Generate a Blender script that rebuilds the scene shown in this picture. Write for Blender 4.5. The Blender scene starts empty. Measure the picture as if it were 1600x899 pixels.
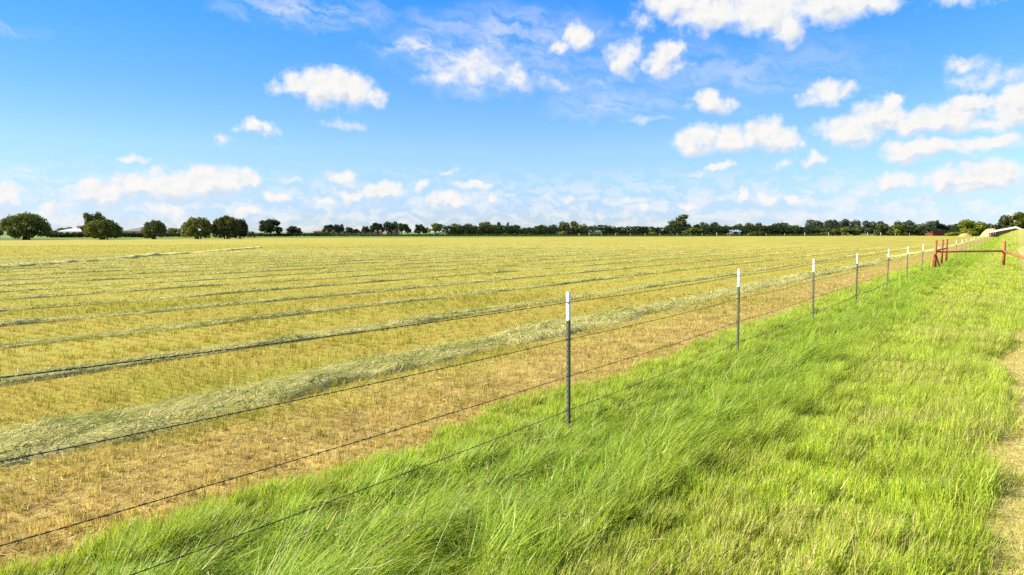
import bpy, math, random
import numpy as np
from mathutils import Vector

rng = np.random.default_rng(7)
random.seed(7)
scn = bpy.context.scene
COL = scn.collection

# ------------------------------------------------------------------ camera
CAM_H, FPX, HOR = 1.85, 1155.0, 363.0
PITCH = math.atan((449.5 - HOR) / FPX)
cam = bpy.data.objects.new('camera', bpy.data.cameras.new('camera'))
cam.data.sensor_width = 36.0
cam.data.lens = 36.0 * FPX / 1600.0
cam.data.clip_start, cam.data.clip_end = 0.05, 30000
cam.location = (0, 0, CAM_H)
cam.rotation_euler = (math.radians(90) - PITCH, 0, 0)
COL.objects.link(cam)
scn.camera = cam
CP, SP = math.cos(PITCH), math.sin(PITCH)

def ray(x, y):
    cx, cy = (x - 800) / FPX, (449.5 - y) / FPX
    return (cx, CP + cy * SP, -SP + cy * CP)
def ground(x, y, z=0.0):
    r = ray(x, y); s = (z - CAM_H) / r[2]
    return (r[0] * s, r[1] * s)
def lateral(x, Y, z=0.0):                       # world X seen at picture column x when standing at distance Y
    return (x - 800) / FPX * (Y * CP + (CAM_H - z) * SP)
def column(X, Y, z):
    return 800 + FPX * X / (Y * CP + (CAM_H - z) * SP)

# fence frame: d runs along the fence, n across it (towards the field)
ANG = math.atan((1585 - 800) / FPX)
DX, DY = math.sin(ANG), math.cos(ANG)
NX, NY = -DY, DX
def tp(t, p): return (DX * t + NX * p, DY * t + NY * p)
FP = 3.40                                       # the fence's distance from the camera

def ss(a, b, x):
    u = np.clip((np.asarray(x, float) - a) / (b - a), 0, 1)
    return u * u * (3 - 2 * u)
def H(t, p):                                    # the gentle rise ahead, along the track
    return 2.7 * ss(70, 215, t) * ss(-6.0, 2.0, -np.asarray(p, float)) * (1 - 0.6 * ss(400, 900, t))
def Hxy(x, y): return float(H(DX * x + DY * y, NX * x + NY * y))

def h2(ix, iy, s):
    v = np.sin(ix * 127.1 + iy * 311.7 + s * 74.7) * 43758.5453
    return v - np.floor(v)
def vn(x, y, s=0):
    ix, iy = np.floor(x), np.floor(y)
    fx, fy = x - ix, y - iy
    fx = fx * fx * (3 - 2 * fx); fy = fy * fy * (3 - 2 * fy)
    a, b = h2(ix, iy, s), h2(ix + 1, iy, s)
    c, d = h2(ix, iy + 1, s), h2(ix + 1, iy + 1, s)
    return (a * (1 - fx) + b * fx) * (1 - fy) + (c * (1 - fx) + d * fx) * fy
def fbm(x, y, s=0, o=3):
    v, a, tot = 0, 1.0, 0
    for k in range(o):
        v = v + a * vn(x * 2 ** k, y * 2 ** k, s + k); tot += a; a *= .5
    return v / tot

# ------------------------------------------------------------------ materials
def mat(name):
    m = bpy.data.materials.new(name); m.use_nodes = True
    nt = m.node_tree; nt.nodes.clear()
    return m, nt
def N(nt, t, **kw):
    n = nt.nodes.new(t)
    for k, v in kw.items():
        if k == 'inp':
            for i, val in v.items(): n.inputs[i].default_value = val
        else: setattr(n, k, v)
    return n
def ramp(nt, stops, src):
    r = N(nt, 'ShaderNodeValToRGB'); e = r.color_ramp.elements
    while len(e) < len(stops): e.new(0.5)
    for k, (p, c) in enumerate(stops): e[k].position = p; e[k].color = (*c, 1)
    nt.links.new(src, r.inputs[0]); return r.outputs[0]
def mix(nt, f, a, b):
    m = N(nt, 'ShaderNodeMix', data_type='RGBA')
    for s, v in ((m.inputs[0], f), (m.inputs[6], a), (m.inputs[7], b)):
        if hasattr(v, 'node'): nt.links.new(v, s)
        else: s.default_value = v if isinstance(v, float) else (*v, 1)
    return m.outputs[2]
def math_(nt, op, a, b=0.0, c=0.0, clamp=False):
    m = N(nt, 'ShaderNodeMath', operation=op, use_clamp=clamp)
    for s, v in zip(m.inputs, (a, b, c)):
        if hasattr(v, 'node'): nt.links.new(v, s)
        else: s.default_value = v
    return m.outputs[0]
def smooth(nt, v, a, b):
    m = N(nt, 'ShaderNodeMapRange', interpolation_type='SMOOTHSTEP')
    nt.links.new(v, m.inputs[0]); m.inputs[1].default_value = a; m.inputs[2].default_value = b
    return m.outputs[0]
def surf(nt, col, rough=.8, spec=.3, metal=0.0, normal=None):
    b = N(nt, 'ShaderNodeBsdfPrincipled')
    if hasattr(col, 'node'): nt.links.new(col, b.inputs['Base Color'])
    else: b.inputs['Base Color'].default_value = (*col, 1)
    b.inputs['Roughness'].default_value = rough
    b.inputs['Specular IOR Level'].default_value = spec
    b.inputs['Metallic'].default_value = metal
    if normal is not None: nt.links.new(normal, b.inputs['Normal'])
    o = N(nt, 'ShaderNodeOutputMaterial'); nt.links.new(b.outputs[0], o.inputs[0])
    return b
def noise(nt, vec, scale, detail=4, rough=.55):
    n = N(nt, 'ShaderNodeTexNoise', inp={'Scale': scale, 'Detail': detail, 'Roughness': rough})
    if vec is not None: nt.links.new(vec, n.inputs['Vector'])
    return n.outputs['Fac']
def pos(nt): return N(nt, 'ShaderNodeNewGeometry').outputs['Position']
def fence_coords(nt):                           # world position turned into (along, across, z)
    vr = N(nt, 'ShaderNodeVectorRotate', rotation_type='Z_AXIS')
    vr.inputs['Angle'].default_value = -(math.pi / 2 - ANG)
    nt.links.new(pos(nt), vr.inputs['Vector'])
    return vr.outputs[0]                        # x = along the fence, y = across it
def scaled(nt, v, s):
    m = N(nt, 'ShaderNodeVectorMath', operation='MULTIPLY'); nt.links.new(v, m.inputs[0]); m.inputs[1].default_value = s
    return m.outputs[0]
def bump(nt, h, strength, dist):
    b = N(nt, 'ShaderNodeBump', inp={'Strength': strength, 'Distance': dist}); nt.links.new(h, b.inputs['Height'])
    return b.outputs[0]

def simple(name, col, rough=.7, spec=.3, metal=0.0, var=.25, scale=3.0):
    m, nt = mat(name)
    f = noise(nt, N(nt, 'ShaderNodeTexCoord').outputs['Object'], scale, 5)
    c = mix(nt, f, tuple(x * (1 - var) for x in col), tuple(min(1, x * (1 + var)) for x in col))
    surf(nt, c, rough, spec, metal); return m

def blade_mat(name, trans=.4, gloss=.06, rough=.45):
    m, nt = mat(name)
    a = N(nt, 'ShaderNodeAttribute', attribute_name='tint').outputs['Color']
    d = N(nt, 'ShaderNodeBsdfDiffuse'); nt.links.new(a, d.inputs[0])
    tr = N(nt, 'ShaderNodeBsdfTranslucent'); nt.links.new(a, tr.inputs[0])
    mx = N(nt, 'ShaderNodeMixShader', inp={0: trans}); nt.links.new(d.outputs[0], mx.inputs[1]); nt.links.new(tr.outputs[0], mx.inputs[2])
    g = N(nt, 'ShaderNodeBsdfGlossy', inp={'Roughness': rough})
    m2 = N(nt, 'ShaderNodeMixShader', inp={0: gloss}); nt.links.new(mx.outputs[0], m2.inputs[1]); nt.links.new(g.outputs[0], m2.inputs[2])
    o = N(nt, 'ShaderNodeOutputMaterial'); nt.links.new(m2.outputs[0], o.inputs[0])
    return m

M_BLADE = blade_mat('living_grass', .5, .02)
M_STRAW = blade_mat('dry_stubble', .35, .01)

# mown field
M_FIELD, nt = mat('mown_field')
fc = fence_coords(nt)
sep = N(nt, 'ShaderNodeSeparateXYZ'); nt.links.new(fc, sep.inputs[0])
n_big = noise(nt, scaled(nt, fc, (.05, .22, 1)), 1.0, 3)
n_mid = noise(nt, scaled(nt, fc, (.5, 1.6, 1)), 1.0, 6, .65)
n_fine = noise(nt, scaled(nt, fc, (6, 12, 1)), 1.0, 6, .7)
grassy = mix(nt, smooth(nt, n_mid, .35, .68), (.39, .31, .055), (.30, .315, .038))
grassy = mix(nt, smooth(nt, n_big, .38, .68), grassy, (.41, .375, .06))
n_iso = noise(nt, pos(nt), 2.2, 6, .68)
tan = mix(nt, smooth(nt, n_iso, .36, .62), (.27, .185, .05), (.50, .38, .11))
edge = math_(nt, 'MULTIPLY_ADD', n_mid, 2.2, sep.outputs[1])
c = mix(nt, smooth(nt, edge, 6.4, 8.0), tan, grassy)
c = mix(nt, smooth(nt, n_fine, .35, .75), mix(nt, .30, c, (.16, .11, .03)), c)
surf(nt, c, .95, .1, normal=bump(nt, n_fine, .8, .05))

# green pasture under and behind everything
M_PAST, nt = mat('pasture')
g1 = noise(nt, pos(nt), .02, 5); g2 = noise(nt, pos(nt), 1.3, 6, .7)
c = mix(nt, smooth(nt, g1, .35, .7), (.13, .2, .03), (.2, .23, .05))
c = mix(nt, g2, c, (.09, .14, .02)); surf(nt, c, .95, .1, normal=bump(nt, g2, .6, .1))

M_VERGE, nt = mat('verge_soil')
g1 = noise(nt, pos(nt), 2.5, 6, .7); g2 = noise(nt, pos(nt), .35, 3)
c = mix(nt, smooth(nt, g1, .35, .65), (.30, .25, .07), (.30, .35, .05))
c = mix(nt, smooth(nt, g2, .35, .65), c, (.35, .33, .08))
surf(nt, c, .95, .1, normal=bump(nt, g1, .8, .05))

M_TRACK, nt = mat('dry_track')
g1 = noise(nt, pos(nt), 3.2, 7, .7); g2 = noise(nt, pos(nt), 14, 5, .7)
c = mix(nt, smooth(nt, g1, .38, .62), (.46, .37, .11), (.55, .47, .16))
c = mix(nt, smooth(nt, g2, .4, .75), c, (.33, .28, .06))
surf(nt, c, .95, .1, normal=bump(nt, g2, .8, .04))

M_GRAVEL = simple('pale_gravel', (.62, .58, .5), .95, .1)
M_MOUND, nt = mat('cut_hay')
fc = fence_coords(nt)
n1 = noise(nt, scaled(nt, fc, (1.2, 5, 3)), 1.0, 6, .7); n2 = noise(nt, scaled(nt, fc, (9, 34, 10)), 1.0, 5, .7)
c = mix(nt, smooth(nt, n1, .35, .65), (.50, .47, .14), (.66, .59, .23))
c = mix(nt, smooth(nt, n2, .4, .7), c, (.42, .40, .11))
surf(nt, c, .95, .1, normal=bump(nt, n2, 1.0, .08))

M_STEEL = simple('dark_green_steel', (.10, .105, .06), .45, .5, .0, .35, 20)
M_WHITE = simple('white_enamel', (.86, .86, .85), .45, .4, 0, .05, 20)
M_WIRE = simple('dark_wire', (.035, .036, .03), .5, .5, .3, .3, 40)
M_CLIP = simple('galvanised_clip', (.2, .2, .19), .4, .5, .7)
M_RED, nt = mat('red_rusted_pipe')
f = noise(nt, N(nt, 'ShaderNodeTexCoord').outputs['Object'], 5, 6, .65)
c = ramp(nt, [(.3, (.20, .06, .02)), (.5, (.42, .135, .042)), (.75, (.50, .22, .085))], f)
surf(nt, c, .65, .3)
M_BARK = simple('bark', (.09, .07, .05), .9, .1, 0, .3, 6)
M_WOOD = simple('weathered_wood', (.22, .18, .14), .9, .1, 0, .3, 6)
M_PALEWOOD = simple('pale_post', (.6, .55, .46), .8, .2)
M_BRICK = simple('pink_brick', (.46, .25, .19), .9, .1, 0, .2, 2)
M_TILE = simple('brown_shingles', (.27, .155, .125), .85, .2, 0, .2, 2)
M_GREYROOF = simple('grey_shingles', (.17, .16, .15), .85, .2, 0, .2, 2)
M_WHITEROOF = simple('white_metal_roof', (.85, .86, .88), .4, .5, 0, .04, .6)
M_CREAM = simple('cream_wall', (.6, .56, .48), .85, .2, 0, .1, 1)
M_WHITEWALL = simple('pale_sheet_wall', (.66, .69, .72), .6, .3, 0, .06, 1)
M_GLASS = simple('dark_opening', (.02, .022, .025), .3, .5)
M_TANHAY, nt = mat('tan_heap')
f = noise(nt, N(nt, 'ShaderNodeTexCoord').outputs['Object'], 2.5, 6, .7)
surf(nt, ramp(nt, [(.3, (.42, .25, .09)), (.55, (.62, .40, .16)), (.75, (.72, .52, .25))], f), .95, .1, normal=bump(nt, f, .7, .4))

M_LEAF, nt = mat('foliage')
a = N(nt, 'ShaderNodeAttribute', attribute_name='tint').outputs['Color']
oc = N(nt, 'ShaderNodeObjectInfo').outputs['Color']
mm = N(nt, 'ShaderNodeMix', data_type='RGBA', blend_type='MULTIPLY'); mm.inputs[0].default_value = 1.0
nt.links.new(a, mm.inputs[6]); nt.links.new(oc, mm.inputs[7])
d = N(nt, 'ShaderNodeBsdfDiffuse'); nt.links.new(mm.outputs[2], d.inputs[0])
tr = N(nt, 'ShaderNodeBsdfTranslucent'); nt.links.new(mm.outputs[2], tr.inputs[0])
mx = N(nt, 'ShaderNodeMixShader', inp={0: .25}); nt.links.new(d.outputs[0], mx.inputs[1]); nt.links.new(tr.outputs[0], mx.inputs[2])
o = N(nt, 'ShaderNodeOutputMaterial'); nt.links.new(mx.outputs[0], o.inputs[0])

# ------------------------------------------------------------------ object helpers
def tag(o, label=None, cat=None, group=None, kind=None):
    for k, v in (('label', label), ('category', cat), ('group', group), ('kind', kind)):
        if v: o[k] = v
    return o
def empty(name, loc=(0, 0, 0), rz=0.0):
    o = bpy.data.objects.new(name, None); COL.objects.link(o)
    o.location = loc; o.rotation_euler = (0, 0, rz); o.empty_display_size = .2
    return o
def link(name, me, m, parent=None):
    o = bpy.data.objects.new(name, me); COL.objects.link(o)
    if m: me.materials.clear(); me.materials.append(m)
    if parent: o.parent = parent
    return o
def copy_tree(o, parent=None):
    c = o.copy(); COL.objects.link(c); c.parent = parent
    for ch in list(o.children): copy_tree(ch, c)
    return c
def np_mesh(name, V, tris=None, quads=None, col=None, smooth_=False):
    me = bpy.data.meshes.new(name)
    V = np.asarray(V, np.float32).reshape(-1, 3)
    me.vertices.add(len(V)); me.vertices.foreach_set('co', V.ravel())
    idx, starts, n = [], [], 0
    if tris is not None and len(tris):
        t = np.asarray(tris, np.int32); idx.append(t.ravel()); starts.append(np.arange(len(t)) * 3); n = t.size
    if quads is not None and len(quads):
        q = np.asarray(quads, np.int32); idx.append(q.ravel()); starts.append(n + np.arange(len(q)) * 4)
    idx = np.concatenate(idx); starts = np.concatenate(starts)
    me.loops.add(len(idx)); me.loops.foreach_set('vertex_index', idx.astype(np.int32))
    me.polygons.add(len(starts)); me.polygons.foreach_set('loop_start', starts.astype(np.int32))
    me.update(calc_edges=True)
    if col is not None:
        at = me.color_attributes.new('tint', 'FLOAT_COLOR', 'POINT')
        c4 = np.ones((len(V), 4), np.float32); c4[:, :3] = col
        at.data.foreach_set('color', c4.ravel())
    me.polygons.foreach_set('use_smooth', np.full(len(starts), smooth_, bool))
    return me
class MB:
    """collects boxes, tubes and slabs for ONE mesh"""
    def __init__(s): s.V, s.F = [], []
    def add(s, v, f):
        n = len(s.V); s.V += [tuple(a) for a in v]; s.F += [tuple(i + n for i in q) for q in f]
    def box(s, x0, x1, y0, y1, z0, z1):
        s.add([(x0, y0, z0), (x1, y0, z0), (x1, y1, z0), (x0, y1, z0), (x0, y0, z1), (x1, y0, z1), (x1, y1, z1), (x0, y1, z1)],
              [(3, 2, 1, 0), (4, 5, 6, 7), (0, 1, 5, 4), (1, 2, 6, 5), (2, 3, 7, 6), (3, 0, 4, 7)])
    def prism(s, prof, z0, z1):                 # prof: xy outline, counter-clockwise
        k = len(prof)
        s.add([(*p, z0) for p in prof] + [(*p, z1) for p in prof],
              [tuple(range(k))[::-1], tuple(range(k, 2 * k))] + [(i, (i + 1) % k, k + (i + 1) % k, k + i) for i in range(k)])
    def tube(s, pts, rad, k=8, cap=True):
        pts = [Vector(p) for p in pts]; rings = []
        if not hasattr(rad, '__len__'): rad = [rad] * len(pts)
        up = Vector((0, 0, 1)); d0 = (pts[1] - pts[0]).normalized()
        a = d0.cross(up if abs(d0.z) < .95 else Vector((1, 0, 0))).normalized()
        V, F = [], []
        for i, p in enumerate(pts):
            d = (pts[min(i + 1, len(pts) - 1)] - pts[max(i - 1, 0)]).normalized()
            a = (a - d * a.dot(d)).normalized(); b = d.cross(a)
            for j in range(k):
                th = 2 * math.pi * j / k
                V.append(p + (a * math.cos(th) + b * math.sin(th)) * rad[i])
        for i in range(len(pts) - 1):
            for j in range(k):
                F.append((i * k + j, i * k + (j + 1) % k, (i + 1) * k + (j + 1) % k, (i + 1) * k + j))
        if cap:
            F.append(tuple(range(k))[::-1]); F.append(tuple((len(pts) - 1) * k + j for j in range(k)))
        s.add(V, F)
    def build(s, name, m, parent=None, smooth_=False):
        me = bpy.data.meshes.new(name); me.from_pydata(s.V, [], s.F); me.update()
        if smooth_: me.polygons.foreach_set('use_smooth', np.ones(len(me.polygons), bool))
        return link(name, me, m, parent)

def ribbons(P, W, S, col, name):
    """P (n,k,3) centre lines, W (n,) widths, S (n,3) side vectors, col (n,3): tapering strips, all in ONE mesh"""
    n, k, _ = P.shape
    tap = np.linspace(1, .45, k - 1)
    nv = 2 * (k - 1) + 1
    V = np.empty((n, nv, 3), np.float32)
    for j in range(k - 1):
        off = S * (W * .5 * tap[j])[:, None]
        V[:, 2 * j] = P[:, j] - off; V[:, 2 * j + 1] = P[:, j] + off
    V[:, -1] = P[:, -1]
    T = []
    for j in range(k - 2): T += [(2 * j, 2 * j + 1, 2 * j + 3), (2 * j, 2 * j + 3, 2 * j + 2)]
    T.append((nv - 3, nv - 2, nv - 1))
    T = np.asarray(T, np.int32)
    tris = (np.arange(n, dtype=np.int32) * nv)[:, None, None] + T[None]
    return np_mesh(name, V.reshape(-1, 3), tris=tris.reshape(-1, 3), col=np.repeat(col, nv, axis=0))
def blades(base, hgt, W, az, lean, curl, col, name, k=4):
    """upright blades: lean (rad) at the root, curl added towards the tip"""
    n = len(hgt); P = np.empty((n, k, 3)); P[:, 0] = base
    hx, hy = np.cos(az), np.sin(az)
    for j in range(1, k):
        a = np.minimum(lean + curl * (j - .5) / (k - 1), 2.0)
        L = hgt / (k - 1)
        P[:, j, 0] = P[:, j - 1, 0] + np.sin(a) * hx * L
        P[:, j, 1] = P[:, j - 1, 1] + np.sin(a) * hy * L
        P[:, j, 2] = P[:, j - 1, 2] + np.cos(a) * L
    fa = az + np.pi / 2 + rng.normal(0, .7, n)
    S = np.stack([np.cos(fa), np.sin(fa), np.zeros(n)], 1)
    return ribbons(P, W, S, col, name)
def pick(cols, w, n, jit=.18):
    c = np.asarray(cols)[rng.choice(len(cols), n, p=np.asarray(w) / sum(w))]
    return np.clip(c * (1 + rng.normal(0, jit, (n, 1))), .005, 1)

# ------------------------------------------------------------------ the setting
# edges across the verge, as functions of the distance along the fence
def edge_field(t):  return 4.35 + .35 * (fbm(t * .45, t * 0 + 3.3, 5) - .5) * 2 + .25 * ss(12, 40, t)
TRK = np.array([(-40, .2), (0, .2), (13, .17), (17, 0.0), (21, -.35), (27, -1.0), (66, -1.0), (74, -.2), (90, -.1), (98, -.6), (108, -3.5), (130, -7), (320, -9), (6000, -9)])
def edge_track(t):  return np.interp(t, TRK[:, 0], TRK[:, 1]) + .16 * (fbm(t * .8, t * 0 + 9.1, 6) - .5) * 2
TS = np.concatenate([np.arange(-40, 0, 2), np.arange(0, 40, .4), np.arange(40, 120, 2), np.arange(120, 330, 6), [340, 400, 500, 700, 1000, 1500, 2500, 4000, 6500]])
def strip(name, rows, m, dz):                   # rows: list of across-values per TS
    V, Q = [], []
    k = len(rows)
    for i, t in enumerate(TS):
        for r in rows:
            p = r[i]; x, y = tp(t, p); V.append((x, y, float(H(t, p)) + dz))
    for i in range(len(TS) - 1):
        for j in range(k - 1):
            a = i * k + j; Q.append((a, a + k, a + k + 1, a + 1))
    return link(name, np_mesh(name, V, quads=Q, smooth_=True), m)
one = np.ones_like(TS)
tag(strip('pasture_ground', [one * p for p in (-6000, -2000, -600, -200, -60, -25, -12, -8, -6, -4, -3, -2, -1, 0, 1, 2, 3, 4, 5, 6, 7, 9, 12, 30, 90, 300, 900, 2500, 6000)], M_PAST, -.06), kind='structure')
ef, et = edge_field(TS), edge_track(TS)
tcut = TS <= 330
V_ = ef - et
_TS = TS; TS = _TS[tcut]
tag(strip('verge_ground', [(et + V_ * u)[tcut] for u in np.linspace(0, 1, 9)], M_VERGE, 0.0), kind='structure')
tag(strip('dirt_track', [(et - 3.4 * u)[tcut] for u in np.linspace(1, 0, 8)], M_TRACK, 0.0), kind='structure')
# the mown field: from the verge to its far edge
far = [ground(*q) for q in ((-260, 379), (0, 376), (400, 372.2), (800, 371), (1200, 369.6), (1400, 368.8), (1500, 368.4))]
near = [tp(t, float(edge_field(t))) for t in TS[TS < 300]]
fv = [(x, y, float(H(DX * x + DY * y, NX * x + NY * y))) for x, y in near]
poly = [(x, y, 0.0) for x, y in reversed(far)] + [(-260, 30, 0), (-260, -120, 0), (-40, -120, 0)]
me = bpy.data.meshes.new('field_ground'); me.from_pydata(fv + poly, [], [tuple(range(len(fv + poly)))]); me.update()
tag(link('field_ground', me, M_FIELD), kind='structure')
# a gravel road glimpsed behind the oaks
r0, r1 = 300., 292.
me = np_mesh('gravel_road', [(-330, r1, -.04), (-150, r1 + 6, -.04), (-150, r0 + 12, -.04), (-330, r0 + 5, -.04)], quads=[(0, 1, 2, 3)])
tag(link('gravel_road', me, M_GRAVEL), kind='structure')

def tufts(t, p, cell, seed):
    ix, iy = np.floor(t / cell), np.floor(p / cell)
    r = [h2(ix, iy, seed + k) for k in range(5)]
    return (ix + .1 + .8 * r[0]) * cell, (iy + .1 + .8 * r[1]) * cell, r[2], r[3], r[4]
# ------------------------------------------------------------------ grass on the verge
def verge_points(n, t0, t1, pw, p0=-.25, p1=4.75):
    u = rng.random(n)
    t = (t0 ** (1 - pw) + u * (t1 ** (1 - pw) - t0 ** (1 - pw))) ** (1 / (1 - pw))
    p = rng.uniform(p0, p1, n)
    return t, p
HP = np.array([(-.5, .03), (0, .05), (.18, .19), (.5, .20), (1.0, .14), (1.6, .14), (1.95, .17), (2.15, .31), (2.45, .42), (2.8, .37), (3.25, .25), (3.7, .22), (4.1, .16), (4.45, .10), (4.8, .05)])
def make_verge(name, n, t0, t1, pw, kseg, wmul):
    t, p = verge_points(n, t0, t1, pw)
    cell = np.where(t < 16, .24, np.where(t < 60, .4, 1.0))
    ct, cp, c1, c2, c3 = tufts(t, p, cell, 17)
    pull = rng.uniform(.0, 1, n) * np.where(p > 2.0, .6, .3)
    t = t + (ct - t) * pull; p = p + (cp - p) * pull
    shift = .45 * (fbm(t * .22, t * 0, 21) - .5) * 2
    q = p + shift
    lo, hi = edge_track(t), edge_field(t)
    tuft = fbm(t * 1.3, p * 1.3, 31); fine = fbm(t * 5, p * 5, 33, 2)
    inside = (p > lo + .3 * (fine - .5) + rng.normal(0, .10, n) * (t < 40) - .32 * ((tuft > .58) & (t < 16)) * rng.random(n)) & (p < hi + .5 * (tuft - .5))
    thin = np.where(q < 1.9, .88 + .2 * (tuft > .46), 1.0)          # shorter, patchier by the track
    keep = inside & (rng.random(n) < thin)
    t, p, q, tuft, fine, c1, c2, c3 = (a[keep] for a in (t, p, q, tuft, fine, c1, c2, c3)); n = len(t)
    qq = q - np.where(q < .8, edge_track(t) - .1, 0)
    hgt = np.interp(qq, HP[:, 0], HP[:, 1]) * (.5 + .8 * tuft) * (.72 + .55 * c1) * rng.uniform(.6, 1.25, n)
    lush = ss(1.7, 2.5, q) * (1 - ss(3.3, 4.2, q))
    x, y = tp(t, p)
    base = np.stack([x, y, H(t, p) - .005], 1)
    az = .5 + rng.normal(0, .5, n) * (1.5 - .6 * lush) + 1.6 * (fbm(t * .5, p * .5, 41) - .5) + 1.3 * (c2 - .5) + (rng.random(n) < .16) * rng.uniform(-3, 3, n)
    lean = np.abs(rng.normal(.18, .2, n)) + .62 * lush * (.5 + .9 * c3) + .25 * (tuft - .5)
    curl = np.abs(rng.normal(.5, .35, n)) + .75 * lush * rng.random(n)
    dry = ((fbm(t * .9, p * .9, 51) - .40) * 2.4 + .7 * (c3 - .55)) * (1 - lush) * ss(2.4, 1.4, q) + .10 * (1 - lush)
    isdry = rng.random(n) < np.clip(dry * .55, .03, .34)
    green = pick([(.38, .49, .03), (.46, .53, .035), (.30, .42, .025), (.53, .56, .055)], [4, 3, 3, 2], n)
    rich = pick([(.28, .42, .028), (.35, .47, .032), (.18, .30, .022), (.46, .54, .06)], [4, 3, 2, 2], n)
    col = (green * (1 - lush[:, None]) + rich * lush[:, None]) * (.78 + .42 * c2)[:, None]
    straw = pick([(.60, .50, .18), (.50, .38, .13), (.56, .53, .14)], [3, 2, 3], n)
    col = np.where(isdry[:, None], straw, col)
    W = rng.uniform(.0036, .0076, n) * wmul * np.maximum(1, t / 11)
    broad = rng.random(n) < .08
    W = W * np.where(broad, 2.0, 1.0); hgt = np.maximum(hgt * np.where(broad, .8, 1.0), .03)
    m = blades(base, hgt, W, az, lean, curl, col, name, kseg)
    return tag(link(name, m, M_BLADE), kind='stuff')
make_verge('verge_grass', 400000, .6, 16, .55, 5, 1.12)
make_verge('verge_grass', 190000, 14, 60, 1.2, 4, 1.0)
make_verge('verge_grass', 60000, 55, 230, 1.3, 3, .8)

# long pale stems lying in the verge
n = 420
t = rng.uniform(1.5, 22, n); p = rng.uniform(.2, 4.0, n); x, y = tp(t, p)
hh = np.interp(p, HP[:, 0], HP[:, 1])
az = rng.uniform(-.6, 1.6, n); L = rng.uniform(.15, .5, n)
P = np.empty((n, 4, 3)); P[:, 0] = np.stack([x, y, hh * rng.uniform(.4, .8, n)], 1)
for j in range(1, 4):
    el = rng.normal(.35, .25, n) - .22 * j
    P[:, j] = P[:, j - 1] + np.stack([np.cos(az) * np.cos(el), np.sin(az) * np.cos(el), np.sin(el)], 1) * (L / 3)[:, None]
S = np.stack([-np.sin(az), np.cos(az), np.zeros(n)], 1)
me = ribbons(P, rng.uniform(.004, .008, n), S, pick([(.6, .5, .24), (.5, .40, .16), (.55, .52, .2)], [3, 2, 2], n), 'straw_stems')
tag(link('dry_stems_litter', me, M_STRAW), kind='stuff')

# taller flowering stems with small seed heads
n = 900
t = .8 * (30 / .8) ** rng.random(n); p = rng.uniform(.35, 4.3, n); x, y = tp(t, p)
hh = np.interp(p, HP[:, 0], HP[:, 1]) * rng.uniform(1.0, 1.7, n) + .04; az = .5 + rng.normal(0, .9, n); ln_ = np.abs(rng.normal(.3, .2, n))
P = np.empty((n, 5, 3)); P[:, 0] = np.stack([x, y, H(t, p)], 1)
for j in range(1, 5):
    a_ = ln_ + .18 * j
    P[:, j] = P[:, j - 1] + np.stack([np.sin(a_) * np.cos(az), np.sin(a_) * np.sin(az), np.cos(a_)], 1) * (hh / 4)[:, None]
S = np.stack([-np.sin(az), np.cos(az), np.zeros(n)], 1)
cst = pick([(.52, .50, .16), (.60, .52, .22), (.42, .47, .10)], [3, 3, 2], n)
me1 = ribbons(P, np.full(n, .0035) * np.maximum(1, t / 9), S, cst, 'stems')
ST = tag(link('seeding_grass_stems', me1, M_STRAW), kind='stuff')
hb = np.repeat(P[:, 4][:, None], 6, 1) + rng.normal(0, .007, (n, 6, 3)) + np.arange(6)[None, :, None] * np.stack([np.sin(ln_ + .7) * np.cos(az), np.sin(ln_ + .7) * np.sin(az), np.cos(ln_ + .7)], 1)[:, None] * .011
hb = hb.reshape(-1, 3); m6 = len(hb)
sd_ = rng.normal(size=(m6, 3)); sd_ /= np.linalg.norm(sd_, axis=1)[:, None]; dd = rng.normal(size=(m6, 3)) * .012 + np.array([.008, .004, .006])
HPt = np.stack([hb, hb + dd * .5, hb + dd], 1)
me2 = ribbons(HPt, np.full(m6, .007), sd_, np.repeat(cst * .9, 6, axis=0), 'heads')
link('seed_heads', me2, M_STRAW, ST)['kind'] = 'stuff'

# dry tufts on the track's edge
n = 90000
t = 1.5 * (60 / 1.5) ** rng.random(n); p = edge_track(t) + .18 - np.abs(rng.normal(0, .8, n))
dk = np.clip((edge_track(t) + .1 - p) / .5, 0, 1)
x, y = tp(t, p); base = np.stack([x, y, H(t, p) - .003], 1)
me = blades(base, rng.uniform(.02, .06, n) * (2.1 - 1.1 * dk), rng.uniform(.003, .006, n) * np.maximum(1, t / 8), rng.uniform(-3, 3, n), np.abs(rng.normal(.7, .4, n)), rng.uniform(.2, .9, n),
            pick([(.54, .44, .15), (.44, .33, .1), (.38, .42, .06), (.62, .53, .22)], [4, 3, 3, 2], n) * np.where((rng.random(n) > dk * 1.3)[:, None], [[.75, 1.08, .5]], [[1, 1, 1]]), 'track', 3)
tag(link('track_dry_grass', me, M_STRAW), kind='stuff')

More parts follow.
